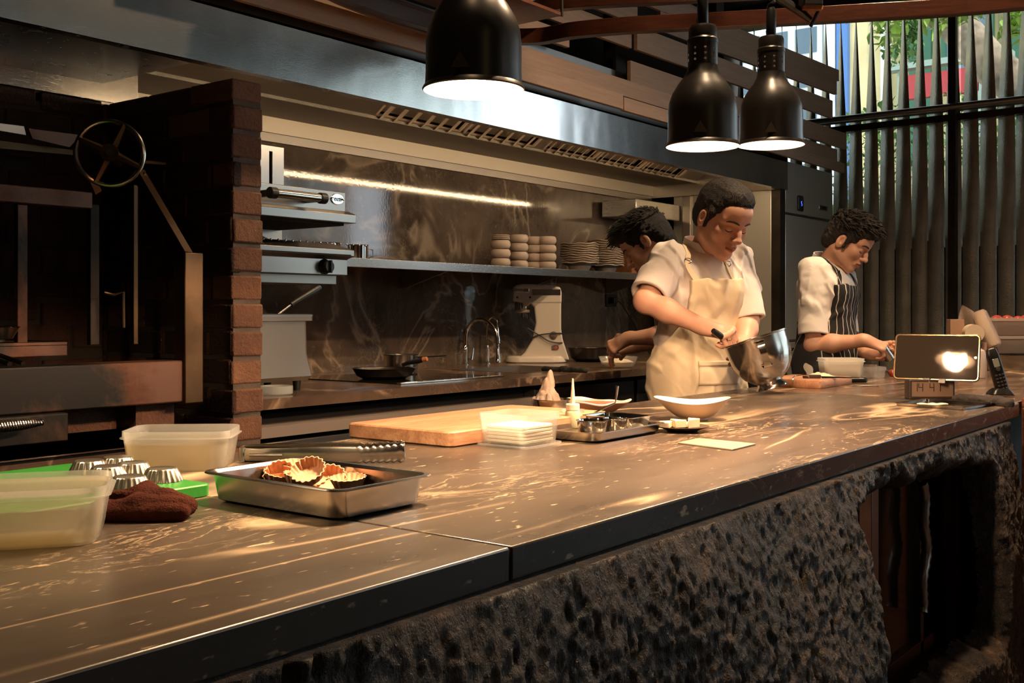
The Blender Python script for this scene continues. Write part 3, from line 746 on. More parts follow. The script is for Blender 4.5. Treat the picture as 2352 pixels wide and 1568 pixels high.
def leaves(name, blobs, m, n, sz, parent=None, seed=1):
    rg = random.Random(seed); mb = MB()
    for _ in range(n):
        c, rad = rg.choice(blobs); d = Vector((rg.gauss(0, 1), rg.gauss(0, 1), rg.gauss(0, 1))).normalized()*rad*rg.random()**.4
        T = Matrix.Translation(Vector(c)+d) @ Matrix.Rotation(rg.uniform(0, 6.28), 4, 'Z') @ Matrix.Rotation(rg.uniform(-1.2, 1.2), 4, 'X')
        s = sz*rg.uniform(.6, 1.3)
        mb.add([(0, -s, 0), (.45*s, -.2*s, .1*s), (0, s, 0), (-.45*s, -.2*s, .1*s)], [(0, 1, 2), (0, 2, 3)], T)
    return obj(name, mb, m, parent, smooth=0, merge=0)
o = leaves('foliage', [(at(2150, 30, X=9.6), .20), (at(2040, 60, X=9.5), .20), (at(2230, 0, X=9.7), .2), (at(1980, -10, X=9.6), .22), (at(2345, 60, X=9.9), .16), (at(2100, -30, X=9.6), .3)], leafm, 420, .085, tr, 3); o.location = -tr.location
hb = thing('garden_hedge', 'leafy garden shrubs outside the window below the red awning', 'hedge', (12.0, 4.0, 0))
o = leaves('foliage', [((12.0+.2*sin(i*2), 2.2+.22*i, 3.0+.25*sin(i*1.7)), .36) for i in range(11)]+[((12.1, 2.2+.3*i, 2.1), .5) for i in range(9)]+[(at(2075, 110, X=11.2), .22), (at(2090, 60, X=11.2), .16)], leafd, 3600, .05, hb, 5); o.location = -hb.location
obj('stems', MB().box(-.2, .2, -2.0, .8, 0, 2.4), leafd, hb)
# ------------------------------------------------------------------ overhead planks and bent rails
def plank(name, label, xa, xb, z0, z1, ya, yb, th=.022):
    """one horizontal board; ya, yb its front face at the two ends"""
    t = obj(name, MB().add([(xa, ya, z0), (xb, yb, z0), (xb, yb+th, z0), (xa, ya+th, z0), (xa, ya, z1), (xb, yb, z1), (xb, yb+th, z1), (xa, ya+th, z1)],
        [(0, 1, 2, 3), (4, 7, 6, 5), (0, 4, 5, 1), (1, 5, 6, 2), (2, 6, 7, 3), (3, 7, 4, 0)]), M['ply'], bevel=.002)
    # the mesh keeps its own origin at the board's middle so the grain differs from board to board
    c = Vector(((xa+xb)/2, (ya+yb)/2, (z0+z1)/2)); t.data.transform(Matrix.Translation(-c)); t.location = c
    tag(t, label, 'plank', 'oak planks of the slatted screen above the hood'); return t
PL = [
 (1.2, 4.40, 2.165, 2.235, 2.70, 2.71, 'lowest oak plank left half, running behind the big heat lamp'), (4.41, 7.32, 2.160, 2.225, 2.71, 2.72, 'lowest oak plank right half, its end above the tall fridge'),
 (1.2, 5.1, 2.242, 2.325, 2.74, 2.75, 'second oak plank from below, left half'), (5.11, 7.26, 2.235, 2.318, 2.75, 2.75, 'second oak plank from below, right half with a short set back end'),
 (1.2, 4.05, 2.40, 2.47, 2.80, 2.78, 'third row oak plank, left length with its end behind the big lamp'), (4.6, 7.40, 2.335, 2.445, 2.79, 2.74, 'third row oak plank, right length reaching furthest right'),
 (1.2, 4.66, 2.52, 2.615, 2.84, 2.82, 'fourth row oak plank, left length ending left of the middle heat lamp'), (4.68, 7.15, 2.515, 2.635, 2.80, 2.74, 'fourth row oak plank, right length ending short below the open gap'),
 (1.2, 4.75, 2.66, 2.75, 2.86, 2.84, 'fifth row oak plank, left length'), (5.0, 7.20, 2.683, 2.788, 2.85, 2.73, 'fifth row oak plank, right length under the topmost long plank'),
 (3.2, 7.28, 2.790, 2.867, 2.93, 2.745, 'long oak plank above the open gap, its end standing against the window'),
 (2.4, 5.75, 2.875, 2.955, 2.97, 2.94, 'upper oak plank crossing behind the bent rails'), (2.8, 5.3, 3.0, 3.1, 2.95, 2.92, 'highest oak plank cut off by the picture top'),
]
for a in PL: plank('oak_plank', a[6], *a[:6])
bk = tag(obj('support_post', MB().box(5.9, 6.0, 2.98, 3.06, 2.40, 3.5), M['walld']), 'dark post behind the oak planks near the right heat lamps', 'post')
bk = tag(obj('support_post', MB().box(4.8, 4.9, 3.0, 3.08, 2.40, 3.5), M['walld']), 'dark post behind the oak planks above the middle of the hood', 'post')

def smoothpath(pts, n=8):
    P = [Vector(p) for p in pts]; out = []
    for i in range(len(P)-1):
        p0, p1, p2, p3 = P[max(i-1, 0)], P[i], P[i+1], P[min(i+2, len(P)-1)]
        for k in range(n):
            t = k/n
            out.append(.5*((2*p1)+(-p0+p2)*t+(2*p0-5*p1+4*p2-p3)*t*t+(-p0+3*p1-3*p2+p3)*t**3))
    out.append(P[-1]); return out
rp = [(1.9, 2.56, 2.24), (2.45, 2.58, 2.235), (2.85, 2.58, 2.23), (3.12, 2.50, 2.225)] + [tuple(at(u, v, Z=2.225)) for u, v in ((1235, 84), (1319, 70), (1440, 59), (1575, 52), (1959, 31), (2352, 3))] + [(4.15, -.4, 2.225)]
rail = thing('bent_wood_rail', 'lower dark red bent wood rail curving out over the bar', 'rail', (3.2, 2.4, 2.2))
o = obj('rail', MB().sweep(smoothpath(rp), [(-.022, -.027), (.022, -.027), (.022, .027), (-.022, .027)]), M['redwood'], rail, bevel=.002); o.location = -rail.location
rp2 = [(2.0, 2.60, 2.43), (2.6, 2.63, 2.43), (3.0, 2.62, 2.42)] + [tuple(at(u, v, Z=2.38)) for u, v in ((1173, 26), (1260, 12), (1356, 3), (1560, -8), (1800, -22), (2352, -60))]
rail2 = thing('bent_wood_rail', 'upper dark red bent wood rail just under the picture top', 'rail', (3.2, 2.4, 2.4))
o = obj('rail', MB().sweep(smoothpath(rp2), [(-.022, -.025), (.022, -.025), (.022, .025), (-.022, .025)]), M['redwood'], rail2, bevel=.002); o.location = -rail2.location
# broad bent boards behind the big lamp
cn = thing('bent_wood_canopy', 'broad red brown bent wood boards hanging over the hood behind the big lamp', 'canopy', (2.6, 2.5, 2.3))
cb = smoothpath([(2.30, 2.30, 2.33), (2.29, 2.45, 2.30), (2.36, 2.58, 2.262), (2.60, 2.63, 2.255), (3.0, 2.63, 2.25), (3.25, 2.62, 2.25)])
o = obj('curved_board', MB().sweep(cb, [(-.01, -.045), (.008, -.045), (.008, .045), (-.01, .045)]), M['redwood2'], cn, bevel=.003); o.location = -cn.location
o = obj('soffit_board', MB().box(2.33, 3.3, 2.30, 2.60, 2.30, 2.315).box(2.2, 3.2, 2.0, 2.22, 2.34, 2.355), M['redwood2'], cn, bevel=.003); o.location = -cn.location
for px in ((2.5, 2.5), (3.3, 2.3), (3.9, .9)):
    r = obj('hanger_rod', MB().tube([(px[0], px[1], 2.30), (px[0], px[1], 3.5)], .006, 8), M['iron'], cn); r.location = -cn.location
# black spotlight on its bracket
sp = thing('spotlight', 'black spotlight on an arm above the right heat lamp', 'spotlight', at(1862, 4, D=3.5))
q = Matrix.Rotation(LATZ, 4, 'Z')
obj('housing', MB().cbox((0, 0, .03), (.062, .07, .10), q), M['black'], sp, bevel=.004)
obj('lens_rim', MB().cbox((0, -.0, -.026), (.064, .06, .012), q), M['orangewood'], sp)
obj('arm', MB().tube([q @ Vector((-.13, 0, .03)), q @ Vector((-.03, .0, -.035)), q @ Vector((.0, 0, -.06))], [.016, .014, .010], 8), M['black'], sp)
obj('stem', MB().tube([(0, 0, .07), (0, 0, 3.5-sp.location.z)], .010, 10), M['black'], sp)
obj('clamp', MB().tube([q @ Vector((.03, 0, -.02)), q @ Vector((.0, 0, -.08))], .006, 8), M['iron'], sp)

# ------------------------------------------------------------------ heat lamps
def heat_lamp(label, u, v, D, bulb, R_=.0775, LC=(1.0, .60, .34), cone=166, bl_=.12):
    c = at(u, v, D=D); t = thing('heat_lamp', label, 'lamp', c, LATZ, 'black bell heat lamps over the bar')
    s = R_/.0775
    outer = [(.079, 0), (.081, .002), (.079, .006), (.0765, .009), (.0755, .03), (.0755, .075), (.073, .095), (.066, .115), (.054, .135), (.042, .15), (.035, .163), (.032, .178)]
    inner = [(.030, .176), (.033, .163), (.040, .148), (.052, .133), (.064, .113), (.071, .094), (.0735, .075), (.0735, .03), (.0745, .008), (.077, .003), (.079, 0)]
    S = Matrix.Scale(s, 4)
    sh_ = obj('lamp_shade', MB().lathe([(r, z) for r, z in outer], 56, S), M['blackm'], t)
    sh_.data.polygons  # outer shell
    # open shells: rebuild without end caps
    def shell(prof, mm, nm, par):
        mb = MB(); n = 56; vs = [(r*s*cos(2*pi*k/n), r*s*sin(2*pi*k/n), z*s) for r, z in prof for k in range(n)]
        fs = [(i*n+k, i*n+(k+1) % n, (i+1)*n+(k+1) % n, (i+1)*n+k) for i in range(len(prof)-1) for k in range(n)]
        mb.add(vs, fs); return obj(nm, mb, mm, par)
    old = sh_.data; o2 = shell(outer, M['blackm'], 'tmp', None); sh_.data = o2.data; bpy.data.objects.remove(o2)
    shell(inner, M['white_in'], 'reflector', t)
    nk = MB()
    # neck with three columns of vent holes: small tiles leave the holes open
    rings = 13; seg = 60; z0, z1 = .176, .226
    holes = [(a, zz) for a in [R(d) for d in (-90, -50, -130, -10, -170, 30, 70, 110, 150)] for zz in (.186, .198, .210)]
    vs = []; fs = []
    nz = 44; na = 216
    for i in range(nz+1):
        for k in range(na): vs.append((.0325*s*cos(2*pi*k/na), .0325*s*sin(2*pi*k/na), s*(z0+(z1-z0)*i/nz)))
    for i in range(nz):
        for k in range(na):
            zz = z0+(z1-z0)*(i+.5)/nz; aa = 2*pi*(k+.5)/na
            skip = any(((zz-hz)**2 + (.0325*math.remainder(aa-ha, 2*pi))**2) < .0028**2 for ha, hz in holes)
            if not skip: fs.append((i*na+k, i*na+(k+1) % na, (i+1)*na+(k+1) % na, (i+1)*na+k))
    nk.add(vs, fs); obj('neck', nk, M['blackm'], t)
    obj('top_cap', MB().lathe([(.0335, .224), (.0335, .232), (.0305, .236), (.0305, .256), (.028, .262), (.006, .266), (0, .266)], 40, S), M['blackm'], t)
    obj('switch', MB().tube([(-.012*s, -.01, .262*s), (-.014*s, -.01, .275*s)], .0015, 8), M['black'], t)
    obj('cord_grip', MB().lathe([(.009, .262), (.012, .268), (.012, .325), (.008, .335), (0, .336)], 20, S), M['black'], t)
    cp = []; top = 3.5-c.z
    n = 300
    for i in range(n):
        z = .325*s + (top*.55)*i/n; a = i*.9; cp.append((.008*cos(a), .008*sin(a), z))
    cp.append((0, 0, top))
    obj('coiled_cord', MB().tube(cp, .0035, 6), M['black'], t)
    obj('bulb', MB().ball((0, 0, .055*s), .042*s, 12), emis('heat bulb glow', LC, bulb), t)
    lt = bpy.data.lights.new('heat_lamp_light', 'SPOT'); lo = bpy.data.objects.new('lamp_light', lt); COL.objects.link(lo); lo.parent = t
    lo.location = (0, 0, .004); lt.energy = LAMP_E; lt.color = LC; lt.spot_size = R(cone); lt.spot_blend = bl_; lt.shadow_soft_size = .045
    st = MB().prism([(0, .017), (-.0145, -.008), (.0145, -.008)], -.0005, .0006, Matrix.Translation((-.018, -.0752*s, .028)) @ Matrix.Rotation(R(90), 4, 'X'))
    w = obj('warning_sticker', st, mat('worn gold sticker', (.06, .042, .025), .4, .2), t)
    return t
LAMP_E = 60
l1 = heat_lamp('largest black heat lamp hanging nearest, over the front of the bar', 1088, 208, 1.70, 60, LC=(1.0, .70, .40), cone=132, bl_=.6)
l2 = heat_lamp('middle black heat lamp hanging before the steel hood, left of its twin', 1614, 337, 2.35, 55)
LAMP_E = 15
l0 = heat_lamp('black heat lamp over the bar start outside the left picture edge', -560, 120, 1.5, 16, LC=(1.0, .72, .42))
LAMP_E = 56
l3 = heat_lamp('black heat lamp furthest away, the right one of the close pair', 1771, 334, 2.62, 55)

def pendant(label, x, y, z=2.35):  # unseen bulbs added over the dining side for warm fill
    t = thing('fill_pendant', label, 'lamp', (x, y, z), 0, 'fill bulb pendants added over the dining side')
    obj('bulb', MB().ball((0, 0, 0), .045, 12), emis('fill bulb glow', (1.0, .62, .32), 12), t)
    obj('socket', MB().lathe([(.02, .04), (.02, .09), (0, .09)], 16), M['black'], t)
    obj('cord', MB().tube([(0, 0, .09), (0, 0, 3.5-z)], .003, 6), M['black'], t)
    lt = bpy.data.lights.new('fill_pendant_light', 'POINT'); lo = bpy.data.objects.new('fill_pendant_light', lt); COL.objects.link(lo); lo.parent = t
    lt.energy = 4; lt.color = (1.0, .62, .34); lt.shadow_soft_size = .06
pendant('added warm fill bulb over the dining side near the bar start', .4, -1.2)
pendant('added warm fill bulb over the dining side mid bar', 2.6, -1.6)
pendant('added warm fill bulb over the dining side near the bar end', 4.8, -1.2)
def downlight(label, x, y, e, cone=80):
    t = thing('ceiling_downlight', label, 'lamp', (x, y, 3.5), 0, 'recessed downlights over the bar front')
    obj('rim', MB().lathe([(.05, 0), (.05, -.012), (.042, -.012), (.042, 0)], 28), M['black'], t)
    obj('lens', MB().lathe([(0, -.004), (.041, -.004)], 28), emis('downlight lens', (1.0, .70, .42), 20), t)
    lt = bpy.data.lights.new('downlight_beam', 'SPOT'); lo = bpy.data.objects.new('downlight_beam', lt); COL.objects.link(lo); lo.parent = t; lo.location = (0, 0, -.02)
    lt.energy = e; lt.color = (1.0, .68, .40); lt.spot_size = R(cone); lt.spot_blend = .7; lt.shadow_soft_size = .05
downlight('recessed downlight above the bar start', 1.0, .9, 20)
downlight('recessed downlight above the bar before the wooden board', 2.2, .86, 200)
downlight('recessed downlight above the bar before the chef in the cream apron', 3.3, .88, 270, 150)
downlight('recessed downlight above the bar end', 4.8, 1.15, 280, 110)
# ------------------------------------------------------------------ charcoal grill
gr = thing('charcoal_grill', 'sooty brown charcoal grill with a crank wheel and drawer in the brick recess', 'grill', (1.0, 2.7, 0))
def gp(name, mb, m, parent=gr, **k):
    o = obj(name, mb, m, parent, **k)
    if parent is gr: o.location = (-1.0, -2.7, 0)
    return o
gp('stone_ledge', MB().grid(lambda a, b: (-.9+2.6*a, 2.22+.0+(1.1*b), .885) , 2, 2).box(-.9, 1.70, 2.235, 3.4, .835, .885), M['counter'], bevel=.006)
gp('base', MB().box(-.9, 1.12, 2.52, 3.4, .885, .955).box(-.9, 2.1, 3.0, 3.4, .885, 1.0).box(-.9, 1.70, 2.3, 3.4, 0, .834).box(1.7, 2.1, 2.95, 3.4, 0, .834), M['iron'])
gp('front_beam', MB().box(-.9, 1.80, 2.50, 2.53, .955, 1.067).box(-.9, 1.80, 2.50, 2.60, 1.06, 1.068), M['rust'], bevel=.004)
gp('corner_post', MB().box(1.785, 1.845, 2.49, 2.54, .95, 1.362), M['brass_dk'], bevel=.003)
gp('diagonal_strut', MB().tube([(1.81, 2.52, 1.355), (1.805, 2.74, 1.60)], .020, 4), M['brass_dk'])
gp('back_plate', MB().box(-.9, 1.1, 3.30, 3.36, 1.0, 1.62), M['soot'])
gp('fire_shelf', MB().box(-.9, 1.66, 2.86, 2.90, 1.075, 1.115).box(-.9, 1.66, 2.86, 3.3, 1.105, 1.115), M['rust'], bevel=.003)
for x0, w in ((-.0, .0),):
    pass
for u, y, w, v1, m_ in ((48, 3.0, .022, 470, 'rust'), (214, 3.0, .022, 470, 'iron'), (308, 2.95, .012, 425, 'brass_dk')):
    p = at(u, v1, Y=y); gp('upright', MB().box(p.x-w/2*1.4, p.x+w/2*1.4, y-.01, y+.01, 1.10, p.z), M[m_], bevel=.002)
p0, p1 = at(0, 452, Y=3.0), at(205, 458, Y=3.0)
gp('cross_beam', MB().box(-.4, p1.x, 2.98, 3.02, p1.z-.03, p1.z+.02), M['rust'], bevel=.003)
for k in range(9):
    gp('grate_bar', MB().tube([(1.10+.035*k, 2.58, 1.072), (1.16+.035*k, 2.84, 1.09)], .006, 6), M['rust'])
# crank wheel
wc = at(252, 352, Y=2.64); Wm = Matrix.Translation(wc) @ Matrix.Rotation(ALPHA+R(-90)+R(14), 4, 'Z') @ Matrix.Rotation(R(90), 4, 'X')
wr = .087
o = gp('crank_wheel', MB().tube([Wm @ Vector((wr*cos(2*pi*k/48), wr*sin(2*pi*k/48), 0)) for k in range(48)], .0065, 10, closed=True), M['steel_pan'])
sp_ = MB()
for a in (R(65), R(-25), R(155), R(245)):
    sp_.tube([Wm @ Vector((.012*cos(a), .012*sin(a), .0)), Wm @ Vector((wr*cos(a), wr*sin(a), 0))], [.013, .008], 6)
sp_.tube([Wm @ Vector((0, 0, -.012)), Wm @ Vector((0, 0, .014))], .024, 16)
gs_ = obj('spokes', sp_, M['brass_dk'], o)
obj('hub_bolt', MB().tube([Wm @ Vector((0, 0, .012)), Wm @ Vector((0, 0, .02))], .009, 12), M['steel_pan'], o)
gp('axle', MB().tube([Wm @ Vector((0, 0, 0)), Wm @ Vector((0, 0, -.2))], .012, 10), M['brass_dk'])
a, b = at(205, 400, Y=2.68), at(232, 455, Y=2.68); c = at(345, 460, Y=2.72); d = at(325, 400, Y=2.72)
gp('wheel_bracket', MB().tube([a, at(222, 440, Y=2.7)], .014, 4).tube([d, at(352, 446, Y=2.74)], .012, 4), M['brass_dk'])
def plate(pts, y, th, m_, name='lift_plate'):
    P_ = [at(u, v, Y=y) for u, v in pts]; n = len(P_)
    vs = [tuple(p) for p in P_] + [(p.x, p.y+th, p.z) for p in P_]
    gp(name, MB().add(vs, [tuple(range(n)), tuple(range(n, 2*n))[::-1]]+[(i, (i+1) % n, n+(i+1) % n, n+i) for i in range(n)]), M[m_])
plate([(0, 283), (55, 290), (60, 310), (0, 300)], 2.9, .01, 'steel_dk'); plate([(66, 295), (185, 310), (160, 338), (75, 318)], 2.9, .012, 'rust')
plate([(-60, 315), (170, 345), (170, 356), (-60, 335)], 2.95, .012, 'brass_dk')
gp('tie_rod', MB().tube([at(330, 372, Y=2.7), at(378, 376, Y=2.75)], .005, 8), M['brass_dk'])
gp('lever', MB().tube([at(238, 672, Y=2.9), at(262, 677, Y=2.9), at(283, 670, Y=2.9), at(284, 752, Y=2.9)], .005, 8), M['brass_dk'])
# drawer with its spring handle
dx = at(157, 990, Y=2.47).x
dr = gp('drawer', MB().box(-.6, dx, 2.47, 2.52, .885, .953), M['rust'], bevel=.003)
ha, hb_ = at(-60, 985, Y=2.42), at(98, 969, Y=2.42)
hl = []; rs = []
n = 340
for i in range(n+1):
    t = i/n; c = Vector(ha).lerp(Vector(hb_), t); a = t*2*pi*26; r = .0065+.0065*sin(pi*min(max(t, .0), 1))
    hl.append(c + Vector((0, cos(a)*r, sin(a)*r)))
obj('spring_handle', MB().tube(hl, .0022, 5), M['steel_pan'], dr)
gp('leg_brick', MB().box(1.50, 1.66, 2.62, 2.72, .885, .955).box(1.68, 1.80, 2.56, 2.66, .885, .95), M['brick'])
pn = thing('steel_pan', 'edge of a steel pan resting on the charcoal grill at the picture edge', 'pan', at(-10, 752, Y=2.8))
obj('body', MB().lathe([(.0, -.031), (.045, -.031), (.062, 0), (.068, .001), (.066, .003), (.06, .003), (.043, -.028), (0, -.028)], 30), M['steel_pol'], pn)
pn.location = at(-10, 752, Y=3.0); obj('foot', MB().lathe([(.03, 1.1155-pn.location.z), (.03, -.03)], 20), M['iron'], pn)

M['sal'] = steel('broiler steel', (.34, .31, .285), .30)
# ------------------------------------------------------------------ salamander
def X2(u, Y): return at(u, 700, Y=Y).x
sl = thing('salamander_grill', 'stainless salamander broiler with handle bar mounted on the marble wall', 'grill', (2.8, 3.4, 1.4))
def slp(name, mb, m, parent=sl, **k):
    o = obj(name, mb, m, parent, **k)
    if parent is sl: o.location = (-2.8, -3.4, -1.4)
    return o
def zz(u, v, Y): return at(u, v, Y=Y).z
xr = X2(806, 3.2)
zu1, zu0 = zz(803, 443, 3.2), zz(803, 488, 3.2)
slp('hood_panel', MB().box(2.5, xr-.03, 3.20, 3.62, zu0, zu1), M['sal'], bevel=.003)
zb1, zb0 = zz(818, 494, 3.16), zz(818, 513, 3.16)
xr2 = X2(818, 3.16)
slp('hood_rim', MB().sweep([(2.5, 3.4, 0), (xr2, 3.4, 0)], [(.20, zu0+.002), (.24, zb1), (.24, zb0), (-.2, zb0), (-.2, zu0+.002)]), M['sal'], bevel=.002)
slp('burner_plate', MB().box(2.52, xr2-.03, 3.2, 3.6, zb0-.01, zb0), M['void'])
zt, zm, zl = zz(815, 575, 3.16), zz(815, 589, 3.16), zz(808, 632, 3.18)
xl = X2(814, 3.16)
slp('body', MB().sweep([(2.5, 3.4, 0), (xl, 3.4, 0)], [(.20, zl), (.20, zm-.012), (.24, zm), (.24, zt), (.10, zt+.035), (-.22, zt+.035), (-.22, zl)]), M['sal'], bevel=.002)
rk = MB()
for i in range(20): rk.ball((2.52+.036*i, 3.2+.03, zt+.028), .0045, 6)
slp('grid_studs', rk, M['chrome'])
slp('rack_slot', MB().box(2.5, xl-.02, 3.157, 3.165, zm+.002, zm+.006), M['void'])
kx = at(757, 612, Y=3.17)
kb = slp('knob', MB().lathe([(.031, 0), (.031, .004), (.026, .007), (.025, .03), (.022, .034), (0, .034)], 28, Matrix.Translation((kx.x, 3.20, kx.z)) @ Matrix.Rotation(R(90), 4, 'X')), M['black'])
obj('pointer', MB().cbox((kx.x, 3.162, kx.z), (.009, .012, .05)), M['black'], kb, bevel=.002)
slp('pilot_button', MB().lathe([(.008, 0), (.008, .006), (0, .006)], 14, Matrix.Translation((at(735, 612, Y=3.2).x, 3.20, kx.z)) @ Matrix.Rotation(R(90), 4, 'X')), M['black'])
h0, h1 = at(628, 441, Y=3.10), at(742, 451, Y=3.10)
hb2 = slp('handle_bar', MB().tube([(h0.x, 3.10, h0.z-.003), (h1.x, 3.10, h0.z-.003)], .017, 20), M['steel_pol'])
for xx in (h0.x, h1.x):
    obj('handle_mount', MB().tube([(xx-.02, 3.10, h0.z-.003), (xx+.012, 3.10, h0.z-.003)], .0215, 18).box(xx-.015, xx+.01, 3.10, 3.2, h0.z-.015, h0.z+.01), M['black'], hb2, bevel=.003)
lg = at(776, 457, Y=3.195)
bd = slp('badge', MB().lathe([(.036, 0), (.036, .003), (.033, .005), (0, .005)], 36, Matrix.Translation((lg.x, 3.20, lg.z)) @ Matrix.Rotation(R(90), 4, 'X') @ Matrix.Diagonal((1, .62, 1, 1))), M['chrome'])
text('lettering', 'ozti', .027, (lg.x, 3.1945, lg.z), (R(90), 0, 0), M['black'], bd)
bx = at(652, 400, Y=3.25).x
br = MB(); z0, z1 = zu1, at(640, 338, Y=3.25).z
cx = at(622, 400, Y=3.25).x
br.box(2.4, cx-.008, 3.25, 3.256, z0, z1).box(cx+.008, bx, 3.25, 3.256, z0, z1).box(cx-.008, cx+.008, 3.25, 3.256, z1-.02, z1)
slp('slotted_bracket', br, M['sal'])
slp('slot_back', MB().box(2.4, bx-.01, 3.27, 3.28, z0, z1), M['void'])
slp('lift_arm', MB().add([(2.7, 3.5, zb0), (2.95, 3.5, zt+.03), (2.98, 3.5, zt+.03), (2.75, 3.5, zb0), (2.7, 3.52, zb0), (2.95, 3.52, zt+.03), (2.98, 3.52, zt+.03), (2.75, 3.52, zb0)], [(0, 1, 2, 3), (7, 6, 5, 4), (0, 4, 5, 1), (3, 2, 6, 7), (1, 5, 6, 2), (0, 3, 7, 4)]), M['brass_dk'])
slp('rear_plate', MB().box(2.4, xr-.02, 3.6, 3.66, zl, zu1), M['steel_dk'])
slp('support_angle', MB().box(2.3, at(772, 640, Y=3.25).x, 3.25, 3.6, zl-.035, zl-.002), M['steel_dk'])
cu_ = thing('steel_cup', 'shiny steel pot on the wall shelf right beside the broiler', 'pot', at(822, 590, Y=3.52)); cu_.location.z = 1.43
potp = [(0, 0), (.045, 0), (.05, .004), (.05, .075), (.053, .078), (.048, .078), (.046, .006), (0, .006)]
obj('body', MB().lathe(potp, 40, Matrix.Scale(.92, 4)), M['steel_pol'], cu_)
obj('handle', MB().tube([(.046*cos(R(-40)), .046*sin(R(-40)), .055), (.066*cos(R(-40)), .066*sin(R(-40)), .05), (.066*cos(R(-40)), .066*sin(R(-40)), .02), (.046*cos(R(-40)), .046*sin(R(-40)), .015)], .003, 8), M['steel_pol'], cu_)
c2 = dup(cu_, (at(745, 590, Y=3.62).x, 3.62, 1.43), .5, 'steel pot with a wide rim half hidden behind the broiler grid, left of its twin'); c2.scale = (1.5, 1.5, 1.1)

# ------------------------------------------------------------------ fryer, knife handle, hob, pans, taps
fy = thing('steel_bin', 'tall brushed steel bin with pillowed sides at the left end of the back counter', 'bin', at(648, 893, Z=.955)); fy.location.z = .92
P = fy.location
P = at(622, 893, Y=2.98)
fy.location = (P.x, 3.05, .92); hgt = at(650, 727, Y=2.95).z-.955
obj('body', MB().rr([(.155, .10, .02, .035), (.165, .11, .015, .05), (.15, .10, .02, .13), (.148, .098, .02, .25), (.165, .11, .015, hgt+.02), (.165, .11, .015, hgt+.035)], 5), mat('dull bin steel', (.27, .235, .19), .36, .7), fy)
obj('lid', MB().rr([(.166, .111, .012, hgt+.035), (.166, .111, .012, hgt+.042), (.16, .105, .012, hgt+.045)], 5), M['sal'], fy)
for sx in (-1, 1):
    for sy in (-1, 1): obj('foot', MB().lathe([(.012, 0), (.016, .036)], 12, Matrix.Translation((sx*.11, sy*.08, 0))), M['black'], fy)
kn = thing('black_handled_strainer', 'black handle rising diagonally out of the steel bin', 'strainer', (P.x+.02, 3.05, .92+hgt+.04))
q0, q1, q2 = at(632, 727, Y=3.05), at(668, 700, Y=3.05), at(735, 660, Y=3.05)
for nm, pa, r_, m_ in (('shaft', [q0, q1], .004, 'steel_dk'), ('grip', [q1, q1.lerp(q2, .3), q1.lerp(q2, .9), q2], [.009, .011, .013, .010], 'black')):
    o = obj(nm, MB().tube(pa, r_, 10), M[m_], kn); o.location = -kn.location
kt = tag(obj('white_container', MB().lathe([(.05, 0), (.055, .004), (.055, .03), (.052, .03), (.05, .006), (0, .006)], 30), plastic_clear('frosted tub', (.8, .85, .85), .6)), 'low frosted tub under the steel bin at the counter front', 'tub')
kt.location = (at(628, 902, Z=.925).x, 2.86, .9202)
hob = thing('induction_hob', 'black glass hob with a bright steel front strip let into the back worktop', 'hob', (3.35, 3.2, .9204))
obj('glass', MB().box(-.32, .33, -.31, .29, .0, .004), mat('black hob glass', (.01, .009, .008), .06), hob)
obj('front_strip', MB().box(-.32, .33, -.335, -.312, .0, .008), M['steel_pol'], hob, bevel=.002)
fp_ = thing('frying_pan', 'black frying pan with a handle towards the right on the hob', 'pan', at(882, 868, Z=.926)); fp_.location.z = .9242
obj('body', MB().lathe([(0, 0), (.085, 0), (.112, .012), (.13, .042), (.1335, .044), (.127, .042), (.108, .014), (.083, .004), (0, .004)], 48), mat('dark worn pan', (.05, .04, .035), .25, .6, .1, 30), fp_)
hd0 = fp_.location; e = at(972, 826, D=(FWD.dot(at(882, 868, Z=.926)))-.14); s0 = at(925, 838, D=FWD.dot(at(882, 868, Z=.926))-.10)
o = obj('handle', MB().tube([s0, s0.lerp(e, .3)+Vector((0, 0, .004)), s0.lerp(e, .8), e], [.008, .0095, .011, .009], 10), M['black'], fp_); o.location = -hd0
o = obj('handle_end', MB().tube([e, e+(e-s0).normalized()*.018], [.0115, .009], 10), M['orangewood'], fp_); o.location = -hd0
sp2 = thing('saucepan', 'steel saucepan standing behind the black frying pan on the hob', 'pan', at(921, 858, Z=.926)); sp2.location.z = .9242
obj('body', MB().lathe([(0, 0), (.072, 0), (.076, .005), (.077, .085), (.081, .088), (.075, .087), (.073, .006), (0, .006)], 44), M['steel_pan'], sp2)
lv = LAT
obj('handle', MB().tube([LAT*.075+Vector((0, 0, .075)), LAT*.20+Vector((0, 0, .083))], [.004, .0035], 8), M['rust'], sp2)

def faucet(label, base, pts, rad, headlen, lever=True):
    t = thing('kitchen_tap', label, 'tap', base)
    obj('base', MB().lathe([(.022, 0), (.022, .006), (.015, .012), (.014, .07), (.016, .075), (.012, .10), (rad, .105)], 20), M['chrome'], t)
    pp = smoothpath([Vector(p)-Vector(base) for p in pts], 10)
    obj('hose_spout', MB().tube(pp, [rad*(1+.16*(i % 2)) for i in range(len(pp))], 10), M['steel_pol'], t)
    e = pp[-1]
    obj('spray_head', MB().lathe([(.008, 0), (.011, -.015), (.012, -.04), (.018, -.065), (.019, -.085), (0, -.086)], 18, Matrix.Translation(e)), M['chrome'], t)
    if lever: obj('lever', MB().tube([LAT*.015+Vector((0, 0, .03)), LAT*.035+Vector((0, 0, .03)), LAT*.045+Vector((0, 0, .09))], [.007, .007, .003], 8), M['chrome'], t)
    return t
b0 = at(1068, 838, Z=.92); dd = FWD.dot(b0)
